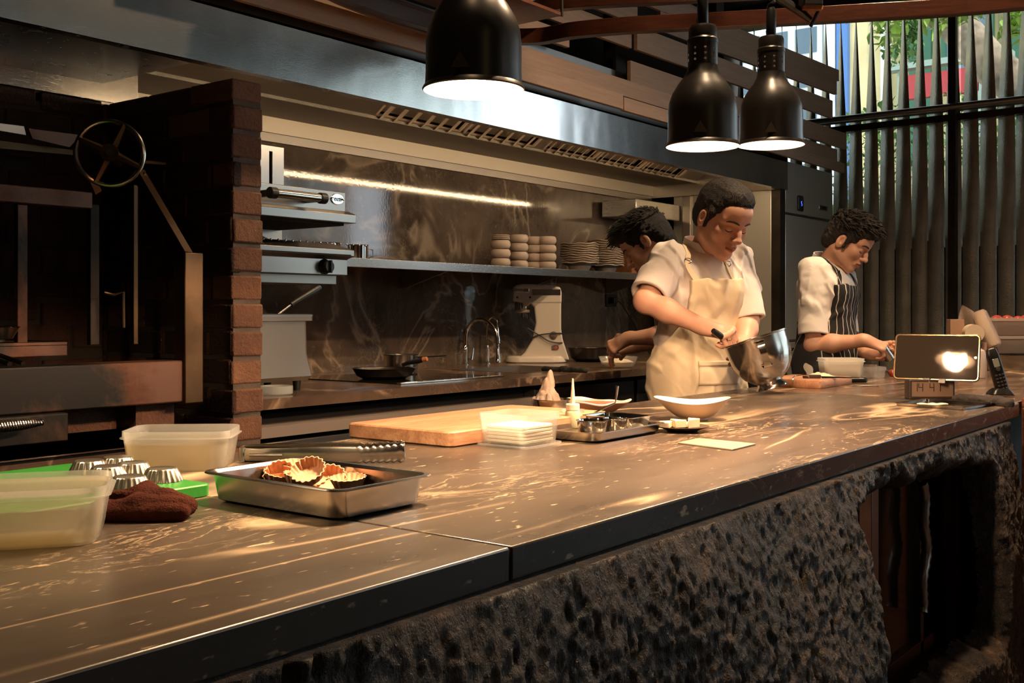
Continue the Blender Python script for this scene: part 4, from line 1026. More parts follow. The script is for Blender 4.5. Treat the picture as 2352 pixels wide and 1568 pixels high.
faucet('curved chrome kitchen tap with a spray head beside the sink', b0, [at(1068, 800, D=dd), at(1071, 760, D=dd), at(1090, 736, D=dd-.02), at(1118, 737, D=dd-.06), at(1138, 760, D=dd-.1), at(1143, 795, D=dd-.12)], .0085, .08)
b1 = at(1118, 835, Z=.92); dd = FWD.dot(b1)
faucet('thin second tap standing behind the chrome spray tap', b1, [at(1118, 800, D=dd), at(1119, 750, D=dd), at(1128, 729, D=dd), at(1140, 735, D=dd), at(1142, 752, D=dd)], .005, .04, False)

# ------------------------------------------------------------------ stand mixer
bm = at(1232, 832, Z=.92); dm = FWD.dot(bm)
mx_ = thing('stand_mixer', 'white stand mixer on the back counter under the shelf', 'mixer', (bm.x, bm.y, .92), LATZ)
px = dm/FP    # metres per picture pixel at the mixer
def mp(u, v): return ((u-1232)*px, (832-v)*px)
wm = mat('cream enamel', (.62, .55, .47), .22, 0, coat=.5); gm_ = mat('mixer steel trim', (.6, .6, .6), .15, 1)
def prof(pts, y0, y1): return MB().prism([mp(*p) for p in pts], -y1, -y0, Matrix(((1, 0, 0, 0), (0, 0, -1, 0), (0, 1, 0, 0), (0, 0, 0, 1))))
# profile prism: x right, z up, thickness along local y
def profb(pts, h, z=0): return MB().prism([mp(*p) for p in pts], -h, h, Matrix(((1, 0, 0, 0), (0, 0, 1, 0), (0, 1, 0, 0), (0, 0, 0, 1))))
obj('base_plate', MB().rr([(.165, .10, .09, 0), (.17, .105, .09, .006), (.165, .10, .09, .028), (.15, .085, .07, .038)], 10), wm, mx_, bevel=.002)
obj('column', profb([(1190, 822), (1205, 808), (1222, 780), (1230, 740), (1226, 706), (1216, 696), (1222, 690), (1288, 690), (1288, 755), (1292, 780), (1307, 826)], .062), wm, mx_, bevel=.018, seg=4)
hd_ = obj('motor_head', profb([(1178, 662), (1184, 655), (1200, 652), (1270, 655), (1286, 660), (1289, 672), (1289, 697), (1218, 697), (1212, 704), (1200, 704), (1200, 694), (1177, 692)], .066), wm, mx_, bevel=.016, seg=4)
obj('trim_band', MB().box(mp(1222, 0)[0], mp(1286, 0)[0], -.0675, -.066, mp(0, 678)[1], mp(0, 665)[1]), gm_, hd_)
obj('front_band', MB().cbox((mp(1196, 0)[0], 0, mp(0, 667)[1]), ((1214-1176)*px, .134, 9*px)), gm_, hd_, bevel=.002)
obj('hub_collar', MB().lathe([(.0, 0), (.043, 0), (.044, .02), (.040, .045)], 30, Matrix.Translation((*[mp(1200, 0)[0], 0], mp(0, 712)[1]))), gm_, hd_)
obj('hub_ring', MB().lathe([(0, 0), (.040, 0), (.044, .004), (.044, .016), (.03, .017)], 30, Matrix.Translation((mp(1200, 0)[0], 0, mp(0, 718)[1]))), wm, hd_)
obj('attachment_shaft', MB().tube([(mp(1201, 0)[0], 0, mp(0, 718)[1]), (mp(1201, 0)[0], 0, mp(0, 728)[1])], .009, 12).tube([(mp(1215, 0)[0], 0, mp(0, 704)[1]), (mp(1215, 0)[0], 0, mp(0, 733)[1])], .004, 8), gm_, hd_)
obj('speed_dial', MB().lathe([(0, 0), (.022, 0), (.02, .008), (0, .009)], 24, Matrix.Translation((mp(1270, 0)[0], -.062, mp(0, 769)[1])) @ Matrix.Rotation(R(90), 4, 'X')), gm_, mx_)
obj('power_switch', MB().rr([(.02, .013, .011, 0), (.02, .013, .011, .004)], 5, Matrix.Translation((mp(1274, 0)[0], -.062, mp(0, 797)[1])) @ Matrix.Rotation(R(90), 4, 'X')), gm_, mx_)
obj('button', MB().lathe([(0, 0), (.008, 0), (.008, .006), (0, .007)], 16, Matrix.Translation((mp(1276, 0)[0], -.064, mp(0, 797)[1])) @ Matrix.Rotation(R(90), 4, 'X')), mat('red button', (.45, .04, .03), .4), mx_)
cab_ = obj('power_cord', MB().tube(smoothpath([(*[mp(1212, 0)[0]], -.068, mp(0, 753)[1]), (mp(1240, 0)[0], -.072, mp(0, 770)[1]), (mp(1262, 0)[0], -.074, mp(0, 783)[1]), (mp(1290, 0)[0], -.06, mp(0, 786)[1]), (mp(1291, 0)[0], .03, mp(0, 775)[1]), (mp(1288, 0)[0], -.062, mp(0, 765)[1]), (mp(1240, 0)[0], -.074, mp(0, 768)[1]), (mp(1210, 0)[0], -.06, mp(0, 782)[1])]), .0035, 8), M['black'], mx_)
for i, (ch) in enumerate((1188, 1217)): obj('dial_mark', MB().lathe([(0, 0), (.006, 0), (0, .002)], 12, Matrix.Translation((mp(ch, 0)[0], -.0665, mp(0, 683)[1])) @ Matrix.Rotation(R(90), 4, 'X')), M['black'], hd_)

# ------------------------------------------------------------------ bowls and plates on the shelf
cer = mat('matt oatmeal stoneware', (.60, .47, .38), .6, 0, .03, 80)
cer2 = mat('cream stoneware', (.66, .55, .46), .35, 0)
SHZ = 1.4302
bowlp = [(0, 0), (.036, 0), (.048, .006), (.056, .018), (.058, .030), (.054, .046), (.047, .053), (.043, .05), (.05, .03), (.04, .010), (0, .008)]
def bowl(u, lev, Yp, s=1.0, lab='', first=[None]):
    p = at(u, 600, Y=Yp); loc = (p.x, Yp, SHZ+lev*.053*s)
    if first[0] is None:
        o = obj('stacked_bowl', MB().lathe(bowlp, 40), cer); o.location = loc; tag(o, lab, 'bowl', 'round stoneware bowls stacked on the wall shelf'); o.scale = (s, s, s); first[0] = o; return o
    o = first[0].copy(); COL.objects.link(o); o.location = loc; o.scale = (s, s, s); o['label'] = lab; return o
rows = [(1150, 3, 3.48, .90, 'leftmost'), (1192, 4, 3.53, .88, 'second'), (1225, 4, 3.56, .88, 'third'), (1257, 4, 3.49, .88, 'rightmost')]
names = ['bottom', 'second', 'third', 'top']
for u, n, y, s, w in rows:
    for k in range(n):
        lv_ = names[k] if not (n == 3 and k == 2) else 'topmost'
        wr_ = {'leftmost': 'leftmost stack, the one capped with dark rimmed saucers', 'second': 'second stack from the mixer side', 'third': 'third stack, set back between its neighbours', 'rightmost': 'stack nearest the wavy plates'}[w]
        bowl(u, k, y, s, '%s stoneware bowl of the %s' % (lv_, wr_))
for k in range(3):
    p = at(1150, 600, Y=3.48); o = obj('saucer', MB().lathe([(0, .001), (.03, 0), (.048, .004), (.049, .007), (.047, .009), (.0, .006)], 36), cer2 if k % 2 else cer)
    o.location = (p.x, 3.48, SHZ+.053*.9*3+.001+k*.0085); tag(o, '%s flat dark rimmed saucer on the leftmost bowl stack' % ('lowest', 'middle', 'topmost')[k], 'saucer', 'flat saucers on the leftmost bowl stack')
def wav(r, z, a, i): 
    k = max(0, (r-.06)/.05); return r*(1+.012*sin(5*a+1)*k), z + .0026*k*sin(7*a)+.0015*k*sin(3*a+2)
platep = [(0, .002), (.045, 0), (.05, .003), (.07, .012), (.108, .020), (.112, .022), (.111, .0245), (.105, .023), (.068, .016), (.045, .006), (0, .006)]
dpl = [(0, 0), (.045, 0), (.055, .008), (.068, .035), (.10, .048), (.112, .05), (.111, .053), (.098, .051), (.062, .038), (.04, .008), (0, .008)]
for si, (u, y, n, zoff, nm) in enumerate(((1331, 3.50, 9, 0, 'front stack'), (1391, 3.56, 12, 0, 'taller rear stack'))):
    p = at(u, 600, Y=y)
    o = obj('deep_plate', MB().lathe(dpl, 60, wob=wav), cer2); o.location = (p.x, y, SHZ); tag(o, 'deep wavy edged plate at the bottom of the %s on the shelf' % nm, 'plate', 'wavy edged plates stacked on the wall shelf')
    base = obj('wavy_plate', MB().lathe(platep, 60, wob=wav), cer2)
    for k in range(n):
        c = base if k == 0 else base.copy()
        if k: COL.objects.link(c)
        c.location = (p.x+random.uniform(-.003, .003), y+random.uniform(-.003, .003), SHZ+.031+k*.0135); c.rotation_euler = (0, 0, k*1.9+si)
        w = ['lowest', 'second', 'third', 'fourth', 'fifth', 'sixth', 'seventh', 'eighth', 'ninth', 'tenth', 'eleventh', 'twelfth'][k] if k < n-1 else 'topmost'
        tag(c, '%s wavy edged cream plate in the %s on the shelf' % (w, nm), 'plate', 'wavy edged plates stacked on the wall shelf')
bxw = thing('wooden_box', 'open dark wooden box standing behind the plates on the shelf', 'box', (at(1440, 600, Y=3.62).x+.03, 3.60, SHZ))
obj('body', MB().box(-.17, .16, -.10, -.085, 0, .235).box(-.17, .16, .085, .10, 0, .235).box(-.17, -.155, -.085, .085, 0, .235).box(.145, .16, -.085, .085, 0, .235).box(-.155, .145, -.085, .085, 0, .015), M['orangewood'], bxw, bevel=.002)
so_ = at(1400, 690, Y=3.73)
sck = thing('wall_socket', 'dark wall socket with a plugged in cable under the shelf', 'socket', (so_.x, 3.735, so_.z))
obj('face_plate', MB().box(-.045, .075, -.012, 0, -.04, .04), M['black'], sck, bevel=.003)
obj('plug', MB().box(-.01, .04, -.045, -.012, -.02, .02), M['black'], sck, bevel=.004)
obj('cable', MB().tube(smoothpath([(.04, -.035, 0), (.10, -.04, -.03), (.2, -.05, -.13), (.32, -.06, -.26), (.42, -.06, -.36)]), .004, 8), M['black'], sck)
# ------------------------------------------------------------------ things on the bar
M['tub'] = plastic_clear('milky tub plastic', (.97, .96, .93), .28)
M['tub_clear'] = plastic_clear('clear tub plastic', (.985, .98, .97), .2)
wt, N, L, B = newmat('cloudy water'); N.remove(B)
a_ = N.new('ShaderNodeBsdfTransparent'); a_.inputs[0].default_value = (.80, .74, .60, 1); b_ = N.new('ShaderNodeBsdfTranslucent'); b_.inputs[0].default_value = (.75, .66, .48, 1)
m1 = N.new('ShaderNodeMixShader'); m1.inputs[0].default_value = .42; L.new(a_.outputs[0], m1.inputs[1]); L.new(b_.outputs[0], m1.inputs[2]); g_ = N.new('ShaderNodeBsdfGlossy'); g_.inputs['Roughness'].default_value = .03
m2 = N.new('ShaderNodeMixShader'); L.new(facing(N, L), m2.inputs[0]); L.new(m1.outputs[0], m2.inputs[1]); L.new(g_.outputs[0], m2.inputs[2]); L.new(m2.outputs[0], N['Material Output'].inputs[0]); M['water'] = wt
M['cream'] = mat('cream food', (.85, .74, .52), .55, 0, .2, 60, .1, 9)
M['towel'] = mat('brown terry towel', (.055, .015, .009), 1.0, 0, 1.0, 420, .3, 30, spec=.1)
M['napkin'] = mat('folded cream napkins', (.86, .80, .66), .85, 0, .3, 120)
M['bowlw'] = mat('cream glazed ceramic', (.80, .66, .52), .3)
Z0 = ZB + .0005
def tub(name, label, loc, rz, hx, hy, h, r, m, wall=.0016, flare=.90, rim=.006, group=None):
    t = thing(name, label, 'tub', loc, rz, group)
    a, b = hx*flare, hy*flare
    lv = [(a*.95, b*.95, r*.8, 0), (a, b, r*.9, .005), (hx-.002, hy-.002, r, h-.016), (hx-.001, hy-.001, r, h-.013), (hx+.004, hy+.004, r+.004, h-.013), (hx+.004, hy+.004, r+.004, h-.0115), (hx, hy, r, h-.011), (hx, hy, r, h),
          (hx-wall, hy-wall, r, h), (hx-wall-.002, hy-wall-.002, r, h-.018), (a-wall, b-wall, r*.9, .007), (a*.95-wall, b*.95-wall, r*.8, .003)]
    obj('body', MB().rr(lv, 8), m, t); return t
# near tub at the left picture edge
lc = at(58, 1160, Z=ZB+.03); 
ta = tub('plastic_tub', 'cloudy plastic tub with a little liquid cut off by the left picture edge', (at(52, 1236, Z=ZB).x, at(52, 1236, Z=ZB).y, Z0), LATZ+R(17), .102, .080, .070, .03, M['tub'])
obj('liquid', MB().rr([(.086, .066, .026, .0045), (.090, .069, .026, .020)], 8), M['water'], ta)
obj('lid', MB().rr([(.099, .077, .028, .062), (.099, .077, .028, .0632)], 8), plastic_clear('fogged lid', (.9, .85, .72), .3), ta)
pb = at(419, 1072, Z=ZB)
tb_ = tub('plastic_tub', 'milky plastic tub nearly full of water behind the metal tart moulds', (pb.x, pb.y, Z0), LATZ+R(4), .094, .070, .070, .028, M['tub'])
obj('water', MB().rr([(.081, .058, .024, .0045), (.089, .065, .026, .050)], 8), M['water'], tb_)
# green cutting board
gb = tag(obj('green_cutting_board', MB().rr([(.30, .185, .012, 0), (.302, .187, .012, .002), (.302, .187, .012, .017), (.300, .185, .011, .019)], 6), mat('green board plastic', (.03, .22, .03), .42, 0, .1, 120)), 'green plastic cutting board under the metal tart moulds', 'cutting board')
gb.location = (.722, 1.548, Z0)
# fluted tart moulds, upside down
al = mat('dull tinned metal', (.66, .60, .50), .28, .95, .1, 90)
def flut(r, z, a, i): return r*(1+.045*cos(20*a)*min(1, max(0, (.0195-z)/.006))), z
mould = None
spots = [(372, 1104, 'standing alone on the right'), (297, 1124, 'standing nearest, beside the brown towel'), (305, 1090, 'in the middle, with the others around it'), (204, 1085, 'furthest left beside the cloudy tub'), (270, 1076, 'furthest back by the water tub'), (246, 1099, 'half behind the cloudy tub corner')]
for u, v, w in spots:
    p = at(u, v, Z=ZB+.0195)
    if mould is None:
        mould = obj('tart_mould', MB().lathe([(.029, 0), (.0305, .0005), (.0302, .002), (.0275, .008), (.0235, .0175), (.0225, .0195), (.021, .0205), (.018, .0198), (0, .0196)], 120, wob=flut), al, smooth=50)
        tag(mould, '', 'tart mould', 'upturned fluted tart moulds on the green board'); o = mould
    else: o = mould.copy(); COL.objects.link(o)
    o.location = (p.x, p.y, Z0+.019); o.rotation_euler = (0, 0, u); o['label'] = 'fluted metal tart mould %s' % w
# brown towel
tw = SDF(); c = at(343, 1190, Z=ZB)
def lp(x, y, z): q = LAT*x + FWD*y; return (c.x+q.x, c.y+q.y, ZB+z)
tw.chain([lp(-.055, -.015, .014), lp(-.01, -.012, .017), lp(.048, -.004, .016)], [.014, .016, .0145], k=.012)
tw.chain([lp(-.055, .012, .022), lp(-.015, .010, .030), lp(.02, .012, .024), lp(.05, .012, .016)], [.014, .012, .012, .012], k=.012)
tw.chain([lp(-.06, -.022, .010), lp(.0, -.024, .012), lp(.05, -.016, .011)], [.011, .012, .012], k=.003)
tw.chain([lp(-.05, .0, .033), lp(-.01, .002, .030), lp(.04, .006, .026)], [.006, .007, .007], k=.004)
tw.chain([lp(-.03, .02, .022), lp(-.012, .022, .036), lp(.012, .03, .02)], [.012, .009, .01], k=.010)
tw.chain([lp(-.065, .0, .012), lp(-.05, .03, .014), lp(.03, .03, .011)], [.013, .014, .012], k=.012)
tw.box((c.x, c.y, ZB-.03), (.3, .3, .0303), k=.001, sub=True)
P, F = tw.mesh(.0012, lambda q: .0022*vnoise(q*np.array([1, 1, .8]), 36, 3)+.0012*np.sin(900*(q[:, 2]+.25*(q[:, 0]-q[:, 1])))*0+.0006*fbm(q, 380, 2, 4))
P[:, 2] = np.maximum(P[:, 2], ZB+.0003)
tag(np_mesh('towel', P, F, M['towel']), 'crumpled dark brown towel in front of the tart moulds', 'towel')
# big tray of tart shells
tr1 = thing('deep_tray', 'deep steel tray of tart shells on the left half of the bar', 'tray', (1.082, 1.192, Z0))
hx, hy = .098, .148
obj('body', MB().rr([(hx-.022, hy-.022, .02, 0), (hx-.014, hy-.014, .022, .004), (hx-.009, hy-.009, .022, .040), (hx-.006, hy-.006, .022, .0425), (hx-.001, hy-.001, .024, .043), (hx, hy, .024, .0415), (hx+.001, hy+.001, .024, .0425), (hx, hy, .024, .0445), (hx-.006, hy-.006, .022, .0445), (hx-.0105, hy-.0105, .021, .040), (hx-.0155, hy-.0155, .02, .005), (hx-.023, hy-.023, .018, .0015)], 8), M['steel_pan'], tr1)
crust = mat('baked tart crust', (.80, .45, .27), .7, 0, .5, 120, .25, 40, sss=.0)
def flut2(r, z, a, i): return r*(1+.05*cos(18*a)*min(1, max(0, z/.006))), z
sh0 = None
rg = random.Random(5)
sp_l = [(505, 1083, 60, 'leaning on the left corner of the tray'), (612, 1090, 12, 'at the left of the heap'), (660, 1072, 8, 'at the back of the heap, perched high'), (712, 1090, 36, 'tipped up in the middle showing its pale inside'), (690, 1098, 5, 'at the front of the heap'), (745, 1100, 30, 'sunk low right of the heap middle'), (800, 1106, 6, 'at the right front of the tray'), (850, 1093, 40, 'standing alone on the right of the tray'), (640, 1100, -10, 'low at the front left, close to the rim'), (768, 1092, -20, 'low behind the right front shell')]
for k, (u, v, tilt, w) in enumerate(sp_l):
    zt = ZB+.012+(.016 if k in (2, 3) else .006 if k in (1, 4, 6) else 0)
    p = at(u, v, Z=zt+.006)
    p.x = min(max(p.x, 1.082-.058), 1.082+.06); p.y = min(max(p.y, 1.192-.115), 1.192+.115)
    if sh0 is None:
        sh0 = obj('tart_shell', MB().lathe([(0, 0), (.019, 0), (.0205, .001), (.0265, .0155), (.027, .0165), (.0255, .0168), (.0195, .004), (.018, .003), (0, .003)], 108, wob=flut2), crust, smooth=50)
        tag(sh0, '', 'tart shell', 'fluted brown tart shells in the deep tray'); o = sh0
    else: o = sh0.copy(); COL.objects.link(o)
    o.location = (p.x, p.y, zt-.004 + abs(sin(R(tilt)))*.012); o.rotation_euler = (R(tilt), R(rg.uniform(-8, 8)), LATZ+rg.uniform(-.4, .4)); o['label'] = 'fluted brown tart shell %s' % w
# tongs
tg = thing('serving_tongs', 'steel tongs with scalloped ends lying behind the deep tray', 'tongs', at(557, 1062, Z=ZB)); tg.location.z = Z0
e1 = at(930, 1062, Z=ZB); d = Vector((e1.x-tg.location.x, e1.y-tg.location.y, 0)); Lg = d.length; tg.rotation_euler = (0, 0, math.atan2(d.y, d.x))
for sgn, zt in ((-1, 0), (1, .004)):
    mb = MB(); n = 60
    def arm(a, b, sgn=sgn, zt=zt):
        x = a*Lg; w = .0135+.002*sin(a*pi) if a < .75 else .0145+.003*((a-.75)/.25)
        sc = 0
        if a > .72: sc = .0018*sin(a*150)
        s = (b*2-1)
        return (x, sgn*(.002+.013*sin(pi*min(a*1.05, 1))+ .004*(1-s*s)), w*1.05 + s*(w+sc) + zt)
    mb.grid(arm, 90, 8); o = obj('arm', mb, M['steel_pan'], tg, smooth=60); so_ = o.modifiers.new('s', 'SOLIDIFY'); so_.thickness = .0012
    obj('grip_slot', MB().tube([(Lg*.05, sgn*.010, .0145+zt), (Lg*.26, sgn*.018, .0155+zt)], .0032, 8), M['steel_dk'], o)
obj('hinge', MB().tube([(0, -.004, .002), (0, -.004, .028)], .006, 10), M['steel_pan'], tg)
# wooden board near the middle
wb_ = tag(obj('chopping_board', MB().rr([(.296, .150, .012, 0), (.30, .154, .014, .003), (.30, .154, .014, .029), (.297, .151, .012, .032)], 6), M['board']), 'large thick wooden chopping board left of the napkin tub', 'chopping board')
wb_.location = (1.985, 1.605, Z0)
# napkin tub
pn = at(1193, 1020, Z=ZB)
ld = tag(obj('tub_lid', MB().rr([(.068, .068, .018, 0), (.069, .069, .018, .001), (.069, .069, .018, .005), (.066, .066, .016, .005), (.065, .065, .016, .002)], 6), M['tub_clear']), 'clear lid lying under the tub of napkins', 'lid')
ld.location = (pn.x, pn.y, Z0)
tn = tub('napkin_tub', 'clear tub filled with folded cream napkins in the middle of the bar', (pn.x, pn.y, Z0+.0022), 0, .066, .066, .066, .018, M['tub_clear'], group=None)
ns = thing('napkin_stack', 'stack of folded cream cloth napkins inside the clear tub', 'napkins', (pn.x, pn.y, Z0+.007))
rg = random.Random(2)
for k in range(5):
    s = rg.uniform(-.0015, .0015)
    o = obj('napkin', MB().rr([(.050+s, .050-s, .008, .0), (.053+s, .053-s, .010, .002), (.053+s, .053-s, .010, .0055), (.050+s, .05-s, .008, .0075)], 5), M['napkin'], ns); o.location = (rg.uniform(-.001, .001), rg.uniform(-.001, .001), k*.0072)
    o.rotation_euler = (0, 0, rg.uniform(-.02, .02))
# low tray with pots, bottle and inset pan
t2 = tag(obj('shallow_tray', MB().rr([(x+.0, y, r, z) for x, y, r, z in ((.132, .092, .018, 0), (.138, .098, .02, .004), (.142, .102, .02, .020), (.150, .110, .022, .0215), (.150, .110, .022, .023), (.141, .101, .02, .0225), (.136, .096, .02, .005), (.130, .090, .018, .002))], 8), M['steel_pan']), 'shallow steel tray carrying sauce pots and a squeeze bottle', 'tray')
t2.location = (2.065, 1.352, Z0)
def pot(name, label, u, v, r, h, z, D=None, m='steel_pol', cat='pot'):
    p = at(u, v, Z=z); o = obj(name, MB().lathe([(0, 0), (r*.80, 0), (r*.86, h*.08), (r*.97, h*.94), (r*1.04, h*.97), (r*1.05, h), (r*.96, h), (r*.93, h*.9), (r*.82, h*.1), (0, h*.07)], 40), M[m])
    o.location = (p.x, p.y, z); return tag(o, label, cat)
ZT = Z0+.0025
pot('sauce_pot', 'small steel sauce pot at the front of the shallow tray', 1360, 1003, .0345, .038, ZT)
pot('sauce_pot', 'small steel sauce pot squeezed between the front pot and the inset pan', 1414, 996, .028, .036, ZT)
big = pot('steel_bowl', 'deep steel bowl holding the piping bag behind the squeeze bottle', 1268, 957, .05, .046, Z0, m='steel_pan', cat='bowl')
big.location = (2.365, 1.68, Z0)
ip = tag(obj('inset_pan', MB().rr([(x-.003, x+.012, r, z) for x, r, z in ((.045, .012, 0), (.047, .012, .003), (.052, .012, .033), (.057, .013, .034), (.057, .013, .0355), (.051, .011, .035), (.046, .011, .004))], 6), M['steel_pol']), 'square steel pan standing in the right of the shallow tray', 'pan')
ip.location = (2.158, 1.345, ZT)
bt = at(1319, 985, Z=ZB+.003); bt = thing('squeeze_bottle', 'squeeze bottle of pale sauce with a long white nozzle', 'bottle', (bt.x+.02, bt.y+.018, ZT))
obj('body', MB().lathe([(0, 0), (.0165, 0), (.018, .003), (.018, .036), (.0165, .041), (.015, .043), (0, .043)], 28), mat('pale sauce bottle', (.80, .72, .45), .3, trans=.1), bt)
obj('cap', MB().lathe([(.0165, .043), (.0165, .056), (.015, .058), (0, .058)], 28), mat('cream cap', (.85, .78, .6), .4), bt)
obj('nozzle', MB().lathe([(.006, .058), (.0055, .07), (.002, .118), (0, .118)], 16), mat('cream cap', (.85, .78, .6), .4), bt)
# piping bag standing in the bowl
bg = SDF(); b0_ = Vector(big.location)
def bp(u, v, dd): return tuple(at(u, v, D=FWD.dot(b0_)+dd))
fb, N, L, B = newmat('crinkled clear film'); B.inputs['Base Color'].default_value = (.75, .58, .47, 1); B.inputs['Roughness'].default_value = .22; B.inputs['Alpha'].default_value = .5
bumpn(N, L, B, noise(N, L, coords(N, L), 60, 6, .7, 1.5), .9, .012); M['film'] = fb
bg.chain([bp(1262, 945, 0), bp(1255, 915, 0), bp(1258, 885, .0), bp(1264, 862, 0), bp(1267, 854, 0)], [.028, .030, .018, .007, .003], k=.01)
bg.cap(bp(1238, 915, 0), bp(1256, 880, 0), .008, .006, k=.01)
P, F = bg.mesh(.0016, lambda q: .006*(1-np.abs(fbm(q*np.array([1, 1, .35]), 45, 3, 8))*2))
tag(np_mesh('piping_bag', P, F, M['film']), 'crumpled clear piping bag standing up in the deep steel bowl', 'piping bag')
# oval platter behind
pp_ = at(1370, 938, Z=.94)
def wv(r, z, a, i): return r*(1+.05*cos(3*a)+.03*cos(5*a+1))*(1.35 if False else 1), z+.004*cos(3*a+.5)*(r/.1)+.002*cos(7*a)*(r/.1)
pl_ = thing('platter', 'wavy cream platter with a brown underside behind the steel pots', 'platter', (at(1364, 950, Z=ZB).x-.01, 1.635, Z0), LATZ)
S_ = Matrix.Diagonal((1.12, .8, 1, 1))
obj('body', MB().lathe([(0, 0), (.05, 0), (.055, .004), (.085, .024), (.094, .032)], 72, S_, wob=wv), mat('brown glazed underside', (.28, .14, .09), .35), pl_)
obj('glaze', MB().lathe([(.094, .0322), (.0955, .035), (.094, .0365), (.088, .033), (.06, .016), (0, .012)], 72, S_, wob=wv), M['bowlw'], pl_)
gp_ = pot('glass_pot', 'spoon pot behind the inset pan', 1408, 958, .029, .040, Z0, m='tub_clear'); gp_['label'] = 'small pot holding a spoon beside the platter'
gp_.location = (2.20, 1.50, Z0); 
spn = thing('spoon', 'steel spoon standing up in the small pot by the platter', 'spoon', gp_.location+Vector((0, 0, .005)))
dS = FWD.dot(gp_.location)
sp0 = at(1410, 945, D=dS); o = obj('handle', MB().tube([gp_.location+Vector((0, 0, .006)), at(1413, 925, D=dS), at(1416, 905, D=dS), at(1418, 886, D=dS)], [.0018, .002, .0035, .0042], 8), M['steel_pol'], spn); o.location = -spn.location
# white bowl
pw = at(1594, 964, Z=ZB)
def wbw(r, z, a, i):
    k = max(0, (z-.02)/.035); return r*(1+.22*k*max(0, cos(a-pi))**2+.10*k*max(0, cos(a))**2), z+.007*k*cos(2*a+.3)
wbz = thing('serving_bowl', 'wide cream serving bowl with a sweeping uneven rim', 'bowl', (pw.x, pw.y, Z0), LATZ)
obj('body', MB().lathe([(0, .0), (.035, 0), (.037, .003), (.036, .006), (.050, .012), (.070, .028), (.084, .050), (.086, .053), (.083, .0535), (.066, .031), (.046, .016), (0, .012)], 72, wob=wbw), M['bowlw'], wbz)
# dark plate with cut pieces
pc = at(1567, 990, Z=ZB); pc.x = pc.x
dp_ = tag(obj('small_plate', MB().lathe([(0, 0), (.035, 0), (.04, .004), (.062, .011), (.064, .0125), (.061, .013), (.04, .007), (0, .005)], 48), mat('dark glazed plate', (.055, .04, .035), .18)), 'small dark plate of pale cut pieces in front of the serving bowl', 'plate')
dp_.location = (pc.x, pc.y, Z0)
for k, (dx_, dy_, h, r_) in enumerate(((-.035, .0, .020, 10), (-.012, .008, .021, 80), (.022, -.002, .021, 200), (-.03, .025, .018, 140), (.012, .022, .012, 30))):
    q = LAT*dx_+FWD*dy_
    o = obj('cheese_wedge', MB().prism([(-.021, -.012), (.024, -.005), (-.011, .018)], 0, h*(.75+.15*(k % 3)), Matrix.Rotation(R(r_), 4, 'Z')), M['cream'], bevel=.002)
    o.location = (pc.x+q.x, pc.y+q.y, Z0+.0075)
    tag(o, 'pale wedge %s on the small dark plate' % ('at the left', 'in the middle', 'at the right, standing tallest', 'behind on the left', 'behind on the right')[k], 'food wedge', 'pale wedges on the small dark plate')
# slim pad on the bar
c4 = [at(557+1000, 1019, Z=ZB), at(1683, 1035, Z=ZB), at(1736, 1022, Z=ZB), at(1605, 1009, Z=ZB)]
mb = MB().add([(p.x, p.y, Z0) for p in c4]+[(p.x, p.y, Z0+.003) for p in c4], [(3, 2, 1, 0), (4, 5, 6, 7), (0, 1, 5, 4), (1, 2, 6, 5), (2, 3, 7, 6), (3, 0, 4, 7)])
tag(obj('slim_tray_card', mb, mat('pale card', (.42, .34, .24), .3, 0), bevel=.0006), 'thin pale card lying flat right of the shallow tray', 'card')

# ------------------------------------------------------------------ mixing bowl held by the chef
foot = at(1752, 897, Z=ZB+.004)
ax_img = math.atan2(1722-1757, 880-772)    # lean seen in the picture
axis = (UP*cos(ax_img) + LAT*sin(ax_img)*1.0).normalized(); axis = (axis*cos(R(8)) + FWD*sin(R(5))).normalized()
MBW_Q = UP.rotation_difference(axis).to_matrix().to_4x4()
low = None
BS = 1.0
mpf = [(0, .004), (.05, .004), (.052, 0), (.055, 0), (.054, .006), (.045, .016), (.043, .022), (.055, .030), (.078, .050), (.096, .078), (.105, .112), (.108, .150), (.109, .176), (.112, .178), (.112, .182), (.108, .1835), (.1065, .176), (.105, .150), (.102, .112), (.093, .080), (.075, .052), (.05, .034), (0, .031)]
mbw = thing('mixing_bowl', 'shiny steel mixing bowl tilted on its foot edge by the chef in the cream apron', 'bowl', (0, 0, 0))
ring = [MBW_Q @ Vector((.055*cos(a), .055*sin(a), 0)) for a in np.linspace(0, 2*pi, 72)]
lowp = min(ring, key=lambda p: p.z)
tgt = at(1737, 902, Z=ZB)
mbw.location = (tgt.x-lowp.x, tgt.y-lowp.y, ZB+.0006-lowp.z); mbw.rotation_mode = 'QUATERNION'; mbw.rotation_quaternion = UP.rotation_difference(axis)
BOWLM = Matrix.Translation(mbw.location) @ MBW_Q
obj('body', MB().lathe(mpf, 72), mat('satin bowl steel', (.70, .65, .60), .2, 1, rvar=.07, vscale=12), mbw)
